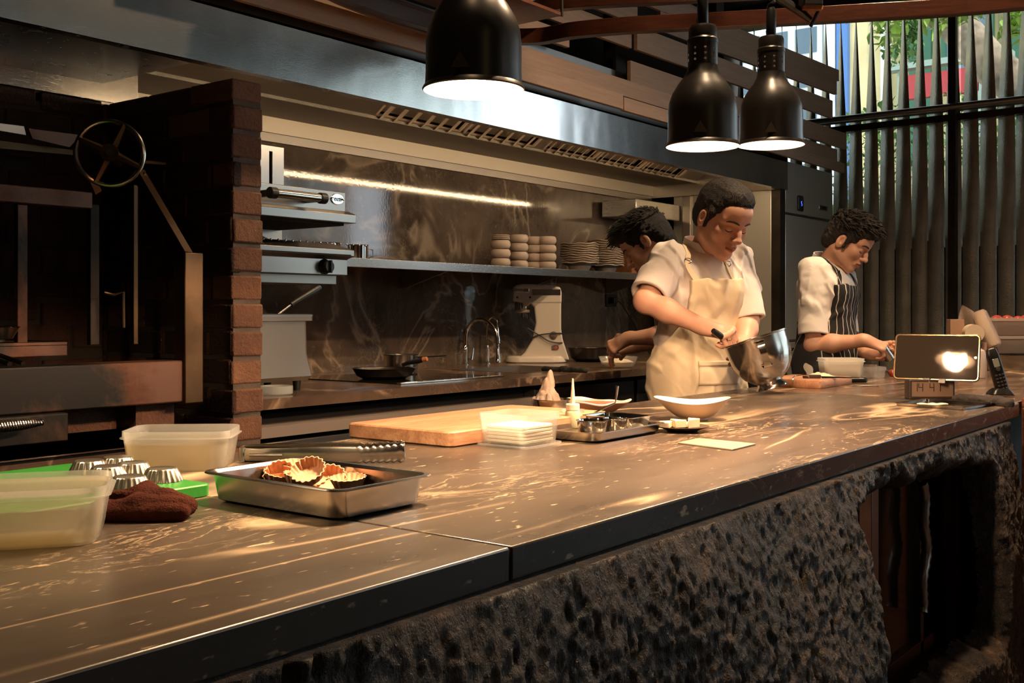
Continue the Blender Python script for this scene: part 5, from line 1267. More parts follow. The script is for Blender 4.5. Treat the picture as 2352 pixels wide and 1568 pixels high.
# strap handle on the side towards the viewer
cam_l = MBW_Q.inverted() @ Vector((-FWD.x, -FWD.y, 0)); az = math.atan2(cam_l.y, cam_l.x)+R(-6)
def sh_pt(r, z): return Vector((r*cos(az), r*sin(az), z))
pathh = smoothpath([sh_pt(.109, .165), sh_pt(.120, .166), sh_pt(.129, .150), sh_pt(.129, .12), sh_pt(.122, .09), sh_pt(.112, .076), sh_pt(.103, .084)], 6)
tn_ = Vector((-sin(az), cos(az), 0)); vs = []; fs = []
for i, p in enumerate(pathh):
    w_ = .019*(1-.45*sin(pi*i/(len(pathh)-1)))
    t_ = (pathh[min(i+1, len(pathh)-1)]-pathh[max(i-1, 0)]).normalized(); n_ = t_.cross(tn_)*.0012
    vs += [p-tn_*w_+n_, p+tn_*w_+n_, p+tn_*w_-n_, p-tn_*w_-n_]
for i in range(len(pathh)-1):
    for k in range(4): fs.append((i*4+k, i*4+(k+1) % 4, i*4+4+(k+1) % 4, i*4+4+k))
obj('strap_handle', MB().add(vs, fs), M['steel_pol'], mbw)
RIMC = BOWLM @ Vector((0, 0, .17))

# ------------------------------------------------------------------ second board with its things
b2 = thing('cutting_board', 'small thick wooden cutting board in front of the chef in the striped apron', 'cutting board', (3.955, 1.62, Z0))
obj('body', MB().rr([(.160, .118, .006, 0), (.162, .120, .006, .003), (.162, .120, .006, .027), (.160, .118, .006, .030)], 4), M['board'], b2)
kf = thing('kitchen_knife', 'kitchen knife with a dark handle lying on the small cutting board', 'knife', (3.90, 1.57, Z0+.031), LATZ-.15)
obj('handle', MB().rr([(.032, .0075, .006, 0), (.034, .009, .007, .005), (.034, .009, .007, .010), (.032, .0075, .006, .013)], 5, Matrix.Translation((-.005, 0, 0))), mat('dark brown handle', (.05, .03, .025), .35), kf)
obj('blade', MB().add([(.028, .006, .006), (.17, .004, .003), (.165, -.012, .001), (.03, -.014, .001), (.028, .006, .0075), (.17, .004, .0045), (.165, -.012, .0016), (.03, -.014, .0016)], [(0, 1, 2, 3), (7, 6, 5, 4), (0, 4, 5, 1), (1, 5, 6, 2), (2, 6, 7, 3), (3, 7, 4, 0)]), M['steel_pol'], kf)
pe = thing('vegetable_peeler', 'thin steel peeler with a bent wire loop on the left of the cutting board', 'peeler', (3.84, 1.60, Z0+.031), LATZ+.2)
obj('wire_frame', MB().tube(smoothpath([(-.04, -.03, -.012), (-.035, -.02, .003), (-.02, 0, .008), (.0, .012, .010), (.03, .004, .012), (.045, .01, .004)]), .0022, 8), M['steel_pol'], pe)
pr = tag(obj('pastry_pile', MB().grid(lambda a, b: ((a-.5)*.12, (b-.5)*.07, .014*sin(pi*a)*sin(pi*b)*(1+.3*sin(17*a)*sin(13*b))), 24, 14), M['cream'], smooth=0), 'heap of pale cheese shavings on the small cutting board', 'food', None)
pr.location = (4.035, 1.60, Z0+.0302); pr.rotation_euler = (0, 0, LATZ)
tc_ = at(1933, 858, Z=ZB+.02)
sc_ = thing('kitchen_scale', 'black kitchen scale under the white tub', 'scale', (tc_.x+.05, 1.66, Z0), LATZ)
tc2 = Vector((4.25, 1.60, 0)); sc_.location = (4.26, 1.60, Z0)
obj('body', MB().rr([(.085, .07, .02, 0), (.09, .075, .02, .004), (.09, .075, .02, .014), (.086, .07, .02, .018)], 5), M['black'], sc_)
tw_ = tub('white_tub', 'white tub of grated cheese on the black scale behind the cutting board', (4.26, 1.60, Z0+.0185), LATZ, .082, .060, .075, .02, plastic_clear('frosted white tub', (.93, .92, .88), .75), group=None)
obj('contents', MB().rr([(.070, .048, .018, .005), (.074, .052, .02, .05), (.05, .03, .02, .06)], 6), mat('grated cheese', (.86, .80, .66), .8, 0, .8, 90), tw_)
pq = at(2010, 868, Z=ZB)
ct_ = tub('clear_tub', 'small clear tub holding a steel ring cutter', (pq.x, pq.y+.02, Z0), LATZ, .058, .045, .048, .02, M['tub_clear'])
rc = tag(obj('ring_cutter', MB().lathe([(.027, 0), (.027, .052), (.0275, .053), (.0255, .053), (.0255, 0), (.027, 0)], 32), M['steel_pan']), 'steel ring cutter standing in the small clear tub', 'ring cutter'); rc.location = (pq.x, pq.y+.02, Z0+.004)
tm = tag(obj('small_tomato', MB().ball((0, 0, .017), .018, 12, sc=(1, 1, .9)), mat('dark red skin', (.22, .03, .02), .3)), 'dark red small tomato between the clear tub and the tablet', 'tomato'); q = at(2050, 866, Z=ZB); tm.location = (q.x, q.y, Z0)
q = at(1982, 886, Z=ZB)
stp = tag(obj('paper_strip', MB().grid(lambda a, b: ((a-.5)*.118, (b-.5)*.032, .002+.006*abs(a-.5)*(1-b)), 12, 4), mat('waxed paper', (.75, .70, .62), .4)), 'curled strip of waxed paper lying before the clear tub', 'paper'); stp.location = (q.x, q.y, Z0); stp.rotation_euler = (0, 0, LATZ-.1)

# ------------------------------------------------------------------ tablet on the clock, phone, cloth, small tray
ck = at(2135, 916, Z=ZB); dC = FWD.dot(ck); px = dC/FP
cl = thing('digital_clock', 'dark framed digital clock showing 14 41 in front of the tablet', 'clock', (ck.x, ck.y, Z0), LATZ)
cw, chh = 53*px, 45*px
obj('case', MB().rr([(cw, .022, .006, 0), (cw, .022, .006, chh)], 5), mat('dark brown clock case', (.035, .028, .024), .35), cl, bevel=.003)
scn = obj('display', MB().box(-cw*.88, cw*.90, -.0232, -.0218, chh*.14, chh*.88), mat('brown lcd', (.19, .13, .095), .25), cl)
seg = {'1': 'bc', '4': 'bcfg'}
def digit(mb, ch, x, z, w, h, t=.0022):
    S = {'a': (x, x+w, z+h-t, z+h), 'd': (x, x+w, z, z+t), 'g': (x, x+w, z+h/2-t/2, z+h/2+t/2), 'b': (x+w-t, x+w, z+h/2, z+h), 'c': (x+w-t, x+w, z, z+h/2), 'f': (x, x+t, z+h/2, z+h), 'e': (x, x+t, z, z+h/2)}
    for s_ in seg[ch]: a, b, c, d = S[s_]; mb.box(a, b, -.0238, -.0231, c, d)
mb = MB(); zc = chh*.40; hh = chh*.42
for ch, fx in zip('1441', (-.84, -.60, -.12, .16)): digit(mb, ch, cw*fx, zc, cw*.20, hh)
obj('digits', mb, M['black'], scn)
tbp = at(2148, 872, D=dC-.02); pt2 = (FWD.dot(tbp))/FP
tb3 = thing('tablet', 'tablet in a bronze case on the clock, its glossy screen mirroring a lamp', 'tablet', (tbp.x, tbp.y, tbp.z-.002))
tb3.rotation_euler = (R(-14.7), R(0), R(-85))
hw, hh2 = 97*pt2*.96, 54*pt2
TT = Matrix.Translation((0, 0, hh2)) @ Matrix.Rotation(R(90), 4, 'X')
cs = mat('bronze tablet case', (.33, .24, .13), .16, .85)
obj('case', MB().rr([(hw, hh2, .012, -.006), (hw+.001, hh2+.001, .013, -.004), (hw+.001, hh2+.001, .013, .003), (hw-.001, hh2-.001, .012, .005)], 6, TT), cs, tb3)
obj('screen', MB().rr([(hw-.004, hh2-.004, .010, .005), (hw-.005, hh2-.005, .010, .0062)], 6, TT), mat('dark glossy screen film', (.045, .036, .028), .03, .3, .008, 40, coat=0, rvar=.012, vscale=30), tb3)
obj('camera_dot', MB().lathe([(0, 0), (.005, 0), (.0045, .0015), (0, .0015)], 16, TT @ Matrix.Translation((hw-.011, -.0, .006))), M['chrome'], tb3)
obj('hinge_clip', MB().box(-.035, -.015, -.012, -.002, -.010, .004).box(.012, .032, -.012, -.002, -.010, .004), M['black'], tb3)
obj('stand', MB().cbox((0, .030, hh2*.40), (.10, .004, hh2*1.35), rx=R(24)), M['black'], tb3)
ph = at(2297, 911, Z=ZB); dP = FWD.dot(ph); pp2 = dP/FP
pc_ = thing('phone_cradle', 'black charging cradle with a silver foot at the bar end', 'cradle', (ph.x, ph.y, Z0+.006), LATZ)
obj('base', MB().rr([(.038, .03, .015, 0), (.039, .031, .015, .004), (.030, .024, .012, .016), (.022, .018, .01, .022)], 6), M['black'], pc_)
obj('silver_foot', MB().rr([(.040, .032, .015, -.002), (.040, .032, .015, .001)], 6), M['steel_pol'], pc_)
phn = thing('cordless_phone', 'black cordless telephone leaning back in its cradle by the tablet', 'telephone', at(2305, 905, D=dP)); phn.rotation_euler = (R(-6), R(-13.5), LATZ)
Lp = 106*pp2*1.02
obj('handset', MB().rr([(.017, .011, .008, 0), (.021, .013, .010, .012), (.0215, .013, .010, Lp*.5), (.020, .012, .010, Lp*.85), (.016, .009, .008, Lp-.004), (.012, .006, .005, Lp)], 6), M['black'], phn, smooth=60)
obj('display', MB().cbox((0, -.0125, Lp*.68), (.020, .002, .028)), mat('grey lcd', (.35, .38, .32), .2), phn, bevel=.001)
kbm = mat('grey phone keys', (.06, .06, .065), .4)
for r_ in range(5):
    for c_ in range(3): obj('key', MB().cbox(((c_-1)*.0115, -.0132, Lp*.12+r_*.0115), (.008, .003, .006)), kbm, phn, bevel=.001)
obj('navigation_key', MB().lathe([(0, 0), (.008, 0), (.006, .003), (0, .003)], 20, Matrix.Translation((0, -.0125, Lp*.54)) @ Matrix.Rotation(R(90), 4, 'X')), kbm, phn)
clo = SDF(); 
ca, cb_, cc_ = at(2195, 921, Z=ZB), at(2270, 927, Z=ZB), at(2326, 934, Z=ZB)
clo.chain([(ca.x, ca.y, ZB+.008), (cb_.x, cb_.y, ZB+.010), (cc_.x-.01, cc_.y+.012, ZB+.008)], [.010, .014, .015], k=.01)
clo.cap((ca.x+.03, ca.y+.01, ZB+.007), (cc_.x+.02, cc_.y+.05, ZB+.008), .012, .014, k=.01)
P, F = clo.mesh(.0022, lambda q: .005*fbm(q, 38, 3, 6)); P[:, 2] = np.maximum(P[:, 2], ZB+.0004)
tag(np_mesh('bar_cloth', P, F, mat('dark grey cloth', (.025, .020, .019), .9, 0, .5, 120)), 'dark rolled cloth lying on the bar corner before the phone', 'cloth')
c4 = [at(2064, 931, Z=ZB), at(2205, 944, Z=ZB), at(2276, 933, Z=ZB), at(2135, 921, Z=ZB)]
cx_ = sum(p.x for p in c4)/4; cy_ = sum(p.y for p in c4)/4
ly = (c4[0]-c4[1]).length; lx = (c4[2]-c4[1]).length
ang = math.atan2((c4[2]-c4[1]).y, (c4[2]-c4[1]).x)
stt = tag(obj('sheet_tray', MB().rr([(lx/2-.006, ly/2-.006, .008, 0), (lx/2-.003, ly/2-.003, .01, .007), (lx/2, ly/2, .01, .0085), (lx/2, ly/2, .01, .0095), (lx/2-.005, ly/2-.005, .01, .008), (lx/2-.008, ly/2-.008, .008, .0015)], 5), M['steel_pol']), 'small flat steel tray with a piece of pastry at the bar end', 'tray'); stt.location = (cx_, cy_, Z0); stt.rotation_euler = (0, 0, ang)
q = at(2142, 932, Z=ZB+.003); pc3 = tag(obj('flat_pastry', MB().grid(lambda a, b: ((a-.5)*.085, (b-.5)*.035*(.6+.4*sin(pi*a)), .003+.003*sin(9*a)*sin(7*b)), 20, 8), M['cream']), 'flat pale pastry piece on the small steel tray', 'pastry'); pc3.location = (q.x, q.y, Z0+.006); pc3.rotation_euler = (0, 0, LATZ-.05); s_ = pc3.modifiers.new('s', 'SOLIDIFY'); s_.thickness = .003

# ------------------------------------------------------------------ far right of the bar
def ft(u, v, D): return at(u, v, D=D)
q = at(2310, 850, Z=ZB); DF = FWD.dot(q)
st3 = thing('deep_steel_pan', 'long steel pan under the stacked tubs at the far end of the bar', 'pan', (q.x+.06, q.y, Z0), LATZ)
obj('body', MB().rr([(.155, .10, .02, 0), (.16, .105, .02, .07), (.17, .115, .02, .072), (.17, .115, .02, .078), (.158, .103, .02, .076), (.15, .095, .02, .004)], 5), M['steel_pan'], st3)
t5 = tub('stacked_tub', 'pale tub directly on the long steel pan, under the tub of tomatoes', (q.x+.10, q.y, Z0+.079), LATZ, .13, .085, .085, .03, plastic_clear('dull white tub', (.75, .66, .6), .75))
t6 = tub('stacked_tub', 'topmost pale tub heaped with red tomatoes at the right picture edge', (q.x+.105, q.y, Z0+.165), LATZ, .135, .09, .085, .03, plastic_clear('dull white tub', (.75, .66, .6), .75))
tomm = mat('red tomato skin', (.42, .06, .04), .3)
tz = Z0+.165+.073
for k, (a, b) in enumerate(((-.09, -.03), (-.035, -.035), (.02, -.03), (-.06, .02), (.0, .02), (.07, 0))):
    if k == 0: tomo = obj('tomato', MB().ball((0, 0, 0), .026, 12, sc=(1, 1, .85)), tomm); o = tomo; tag(o, '', 'tomato', 'tomatoes heaped in the topmost tub')
    else: o = tomo.copy(); COL.objects.link(o)
    pq_ = LAT*a+FWD*b; o.location = (q.x+.105+pq_.x, q.y+pq_.y, tz+.004*(k % 2)); o['label'] = 'red tomato %s in the topmost tub' % ('at the left front', 'second from the left in front', 'third from the left in front', 'in the back row, left', 'in the back row, middle', 'furthest right')[k]
t5f = MB()
inn = obj('filling', MB().rr([(.12, .075, .025, .01), (.125, .08, .025, .066)], 5), mat('pale filling', (.55, .42, .36), .8), t6)
rl0, rl1 = at(2247, 716, D=DF-.02), at(2284, 796, D=DF-.08)
flr = thing('plastic_film_roll', 'wrapped roll in crinkled clear plastic leaning left of the stacked tubs', 'roll', rl1)
o = obj('roll', MB().tube([rl0, rl0.lerp(rl1, .06), rl0.lerp(rl1, .94), rl1], [.030, .036, .038, .032], 22), M['film'], flr); o.location = -rl1
o = obj('core', MB().tube([rl0.lerp(rl1, .03), rl0.lerp(rl1, .97)], .026, 16), mat('cream roll paper', (.62, .50, .38), .6), flr); o.location = -rl1
fs_ = at(2250, 835, Z=ZB)
bt2 = thing('sauce_bottle', 'white bottle with a dark cap just right of the tablet', 'bottle', (at(2249, 868, Z=ZB).x, at(2249, 868, Z=ZB).y, Z0))
obj('body', MB().lathe([(0, 0), (.024, 0), (.026, .004), (.026, .10), (.022, .115), (.012, .122), (.012, .126), (0, .126)], 26), mat('off white bottle', (.66, .55, .48), .4), bt2)
obj('cap', MB().lathe([(.011, .126), (.012, .142), (.004, .146), (0, .146)], 18), M['black'], bt2)
q2 = at(2194, 850, Z=ZB); D2 = FWD.dot(q2)
bxc = tag(obj('cardboard_carton', MB().box(-.033, .033, -.025, .025, 0, at(2194, 733, D=D2).z-Z0), mat('plain brown carton', (.36, .22, .15), .7), bevel=.001), 'brown carton standing behind the tablet by the window post', 'carton'); bxc.location = (q2.x, q2.y, Z0); bxc.rotation_euler = (0, 0, LATZ)
q3 = at(2222, 765, D=D2-.1)
rl = thing('paper_roll', 'pale paper roll lying behind the tablet top edge', 'roll', (q3.x, q3.y, q3.z))
obj('roll', MB().tube([LAT*-.0+FWD*-.08, FWD*.08+LAT*.05], .042, 24), mat('cream roll paper', (.62, .50, .38), .6), rl)
stb = thing('stacked_box', 'carton under the paper roll behind the tablet', 'carton', (q3.x, q3.y, Z0), LATZ)
obj('body', MB().box(-.06, .07, -.05, .06, 0, q3.z-.042-Z0), mat('plain brown carton', (.36, .22, .15), .7), stb)
fb0 = tag(obj('film_sheet', MB().grid(lambda a, b: (-.05+.11*a, .02*sin(5*a+3*b), .07*b*(1-.25*a)+.03*(1-a)*b), 16, 12), M['film']), 'loose sheet of clear plastic film sticking up behind the carton', 'plastic film'); q4 = at(2225, 752, D=D2); fb0.location = q4; fb0.rotation_euler = (0, .2, LATZ)

# ------------------------------------------------------------------ things by the rear chef on the back counter
q = at(1420, 845, Z=ZB)
gbw = thing('ribbed_glass_dish', 'ribbed glass dish of pale mixture before the rear chef on the back counter', 'dish', (q.x, q.y, .9205))
def rib(r, z, a, i): return r*(1+.02*cos(24*a)), z
obj('body', MB().lathe([(0, 0), (.07, 0), (.075, .004), (.095, .055), (.097, .057), (.092, .056), (.072, .008), (0, .006)], 120, wob=rib), M['tub_clear'], gbw)
obj('filling', MB().lathe([(0, .008), (.07, .010), (.078, .03), (.05, .042), (0, .05)], 40), M['cream'], gbw)
q = at(1365, 815, Z=ZB+.06)
pn3 = thing('dark_pan', 'dark pan at the wall end of the back counter by the rear chef', 'pan', (5.12, 3.36, .9205))
obj('body', MB().lathe([(0, 0), (.09, 0), (.12, .02), (.135, .075), (.139, .078), (.13, .076), (.115, .024), (.088, .005), (0, .005)], 44), mat('dark worn pan', (.05, .04, .035), .25, .6, .1, 30), pn3)
cd_ = SDF(); p0 = at(1250, 852, Z=ZB); p1_ = at(1345, 856, Z=ZB)
cd_.chain([(p0.x, p0.y, .928), ((p0.x+p1_.x)/2, (p0.y+p1_.y)/2, .93), (p1_.x, p1_.y, .928)], [.010, .014, .010], k=.01)
P, F = cd_.mesh(.003, lambda q: .007*fbm(q, 35, 3, 6)); P[:, 2] = np.maximum(P[:, 2], .9204)
tag(np_mesh('wiping_cloth', P, F, mat('black cloth', (.015, .013, .012), .9)), 'black cloth crumpled at the back counter edge below the mixer', 'cloth')
# ------------------------------------------------------------------ people
from mathutils.bvhtree import BVHTree
def skinmat(name, col, lip):
    m, N, L, B = newmat(name); v = coords(N, L); n = noise(N, L, v, 14, 4)
    c = mixc(N, L, ramp(N, L, n, [(.3, (0, 0, 0)), (.75, (.5,)*3)]), col, tuple(min(1, q*k) for q, k in zip(col, (1.05, .82, .76))))
    L.new(c, B.inputs['Base Color']); B.inputs['Roughness'].default_value = .48
    B.inputs['Subsurface Weight'].default_value = .12; B.inputs['Subsurface Radius'].default_value = (.012, .005, .003); B.inputs['Subsurface Scale'].default_value = 1
    bumpn(N, L, B, noise(N, L, v, 260, 3), .05, .002); return m
SK = [skinmat('warm skin', (.76, .45, .325), 0), skinmat('tan skin', (.65, .38, .265), 0)]
LIP = mat('lips', (.42, .15, .11), .4)
def clothmat(name, col, rough=.8, weave=900, bump=.08): return mat(name, col, rough, 0, bump, weave, .03, 6, sheen=.15)
JACK = clothmat('white chef jacket', (.80, .74, .70)); APR = clothmat('cream apron cotton', (.84, .71, .50), .75)
HAIR, N, L, B = newmat('black hair'); v = coords(N, L, (1, 1, 1)); B.inputs['Roughness'].default_value = .6
h_ = noise(N, L, coords(N, L, (3, 1, 1)), 160, 5, .7); L.new(ramp(N, L, h_, [(.3, (.006, .004, .003)), (.8, (.022, .013, .009))]), B.inputs['Base Color']); bumpn(N, L, B, h_, 1, .01)
def stripes(name, scale, dirv):
    m, N, L, B = newmat(name); v = coords(N, L)
    d = N.new('ShaderNodeVectorMath'); d.operation = 'DOT_PRODUCT'; L.new(v, d.inputs[0]); d.inputs[1].default_value = dirv
    w = noise(N, L, v, 7, 2, .5); s = math1(N, L, 'ADD', math1(N, L, 'MULTIPLY', d.outputs['Value'], scale), math1(N, L, 'MULTIPLY', w, 1.3))
    f = math1(N, L, 'FRACT', s); c = ramp(N, L, f, [(0, (.6, .56, .5)), (.10, (.6, .56, .5)), (.14, (.013, .012, .014)), (1, (.013, .012, .014))]); L.new(c, B.inputs['Base Color']); B.inputs['Roughness'].default_value = .85; return m

def np_apply(P, Mx):
    A = np.array(Mx); return P @ A[:3, :3].T + A[:3, 3]
def head_sdf(neck_local, S):
    s = SDF()
    s.ell((0, -.016, .040), (.077, .096, .084), k=.01)
    s.ell((0, .022, -.028), (.060, .068, .086), k=.03)
    for q in (-1, 1):
        s.cap((q*.045, -.004, -.052), (q*.013, .067, -.093), .022, .017, k=.026)
        s.ell((q*.040, .060, -.018), (.022, .020, .022), k=.022)
        s.cap((q*.010, .086, .022), (q*.048, .064, .026), .009, .008, k=.016)
    s.ell((0, .070, -.098), (.019, .016, .014), k=.018)
    s.ell((0, .060, .055), (.050, .035, .04), k=.03)
    for q in (-1, 1): s.ell((q*.031, .098, .006), (.017, .017, .012), k=.014, sub=True)
    for q in (-1, 1): s.ell((q*.031, .0735, .0035), (.0155, .0135, .0125), k=.004)
    s.chain([(0, .088, .020), (0, .099, -.004), (0, .111, -.024)], [.0065, .008, .0098], k=.010)
    s.ell((0, .111, -.027), (.0115, .010, .0095), k=.007)
    for q in (-1, 1): s.ell((q*.0125, .100, -.030), (.0085, .010, .008), k=.007)
    for q in (-1, 1): s.ell((q*.007, .107, -.0375), (.0045, .006, .004), k=.003, sub=True)
    s.ell((0, .082, -.058), (.026, .018, .020), k=.014)
    s.chain([(-.020, .088, -.0575), (-.007, .0975, -.053), (0, .098, -.0545), (.007, .0975, -.053), (.020, .088, -.0575)], [.0035, .0055, .005, .0055, .0035], k=.005)
    s.chain([(-.017, .088, -.0625), (0, .0965, -.066), (.017, .088, -.0625)], [.0035, .0068, .0035], k=.005)
    s.chain([(-.023, .092, -.0592), (0, .106, -.0598), (.023, .092, -.0592)], [.0016, .0018, .0016], k=.0025, sub=True)
    for q in (-1, 1):
        s.ell((q*.0785, -.010, -.004), (.0085, .019, .031), k=.006)
        s.ell((q*.086, -.004, .002), (.006, .009, .015), k=.004, sub=True)
    s.cap((0, -.030, -.045), tuple(neck_local), .050, .056/S, k=.025)
    return s
def local_points_mat(P, F, lipmask):
    c = P[F].mean(1); return lipmask(c).astype(int)
def biggest(P, F):
    lab = np.arange(len(P))
    for _ in range(400):
        m = lab[F].min(1); new = lab.copy(); np.minimum.at(new, F.ravel(), np.repeat(m, F.shape[1])); new = new[new]
        if (new == lab).all(): break
        lab = new
    u, c = np.unique(lab, return_counts=True); k = lab == u[c.argmax()]; idx = np.cumsum(k)-1
    return P[k], idx[F[k[F].all(1)]]
def hair_mesh(style, seed=1):
    s = SDF()
    if style == 'short':
        s.ell((0, -.020, .048), (.0825, .1015, .087), k=.01); s.ell((0, .030, .094), (.056, .054, .038), k=.03)
        s.ell((0, -.075, -.010), (.062, .042, .06), k=.03)
    else:
        s.ell((0, -.020, .052), (.088, .106, .093), k=.01); s.ell((0, .030, .105), (.062, .066, .045), k=.03)
        s.ell((0, -.072, -.015), (.066, .046, .065), k=.03); s.ell((0, .075, .085), (.058, .035, .035), k=.02)
    s.ell((0, .108, -.02), (.078, .092, .094), k=.012, sub=True)                      # forehead and face
    for q in (-1, 1):
        s.box((q*.09, .045, -.06), (.05, .055, .062), k=.012, sub=True)              # cheek and below the sideburn
        s.ell((q*.086, -.006, -.004), (.022, .024, .037), k=.006, sub=True)           # ear
        s.cap((q*.075, .018, .03), (q*.078, .014, -.022), .010, .006, k=.012)         # sideburn
    s.box((0, -.02, -.125), (.2, .2, .055), k=.012, sub=True)
    am_ = .0012 if style == 'short' else .0028
    P, F = s.mesh(.0024, lambda q: am_*fbm(q*np.array([1.0, .45, 1.0]), 95, 2, seed)+.0010*fbm(q, 320, 2, seed+4))
    P, F = biggest(P, F)
    vs = [P]; fs = [F]; base = len(P)
    rg = np.random.default_rng(seed); mb = MB()
    nt = 300 if style == 'short' else 620
    top = P[(P[:, 2] > .055) & ~((P[:, 1] > .045) & (P[:, 2] < .092))]
    for _ in range(nt):
        p = top[rg.integers(len(top))]
        out = np.array([p[0]*8, (p[1]+.02)*6, (p[2]-.04)*9]); out /= np.linalg.norm(out)+1e-6
        ln = (.0055 if style == 'short' else rg.uniform(.018, .036))
        fwd = np.array([rg.normal(0, .25), .9 if style != 'short' else .3, -.15 if p[1] > .06 else .1])
        d = out*(.9 if style == 'short' else .75)+fwd*.6+rg.normal(0, .15, 3); d /= np.linalg.norm(d)
        b_ = p-out*.004; m_ = b_+d*ln*.55; e_ = b_+d*ln+np.array([0, .25*ln, -.22*ln])
        mb.tube([tuple(b_), tuple(m_), tuple(e_)], [.0034, .0026, .0004], 4, caps=False)
    tv = np.array(mb.v); tf = np.array([f for f in mb.f if len(f) == 4])
    return np.concatenate([P, tv]), np.concatenate([F, tf+base])

FING = []
def hand_prims(s, wrist, d, n, side, curls, thumb=None, S=1.0, spread=.0):
    """d: wrist to knuckles, n: back of the hand, side: +1/-1 puts the thumb on that flank"""
    w = Vector(wrist); d = Vector(d).normalized(); n = Vector(n); n = (n-d*n.dot(d)).normalized(); l = d.cross(n)*side
    lens = [(.040, .024, .019), (.044, .028, .020), (.041, .026, .019), (.032, .020, .017)]
    offk = [.030, .0105, -.009, -.027]; ln = [.088, .090, .085, .077]
    for i in range(4):
        k = w+d*ln[i]*S+l*offk[i]*S; b = w+l*offk[i]*.55*S
        s.cap(b, k, .0145*S, .0112*S, k=.013)
        s.ell(tuple(k+n*.001), (.0115*S,)*3, k=.006)
        dirv = (d+l*spread*(1.5-i)).normalized(); p = k
        for j in range(3):
            a = curls[i][j] if isinstance(curls[i], (tuple, list)) else curls[i]
            ax_ = dirv.cross(n) if abs(dirv.dot(n)) < .99 else d.cross(n)
            Q = Matrix.Rotation(-R(a), 3, d.cross(n).normalized()); dirv = (Q @ dirv).normalized()
            e = p+dirv*lens[i][j]*S; s.cap(p, e, (.0102-.0009*j-(.0012 if i == 3 else 0))*S, (.0094-.0009*j-(.0012 if i == 3 else 0))*S, k=.0025); p = e
    tb = w+d*.022*S+l*.026*S-n*.008*S
    th = thumb or ((l*.75+d*.7-n*.35), (l*.1+d*.9-n*.5), (d*.8-l*.3-n*.6))
    p = tb; rr_ = (.0150, .0122, .0112, .0095); L3 = (.040, .030, .025)
    for j in range(3):
        v = th[j]
        v = (l*v[0]+d*v[1]+n*v[2]) if isinstance(v, tuple) else v
        e = p+v.normalized()*L3[j]*S; s.cap(p, e, rr_[j]*S, rr_[j+1]*S, k=.008 if j == 0 else .003); p = e
    s.cap(w-d*.02, w+d*.03, .024*S, .022*S, k=.02)
    k = w+d*ln[2]*S+l*offk[2]*S; FING.append((k, d, n, l, curls[2]))
    return s

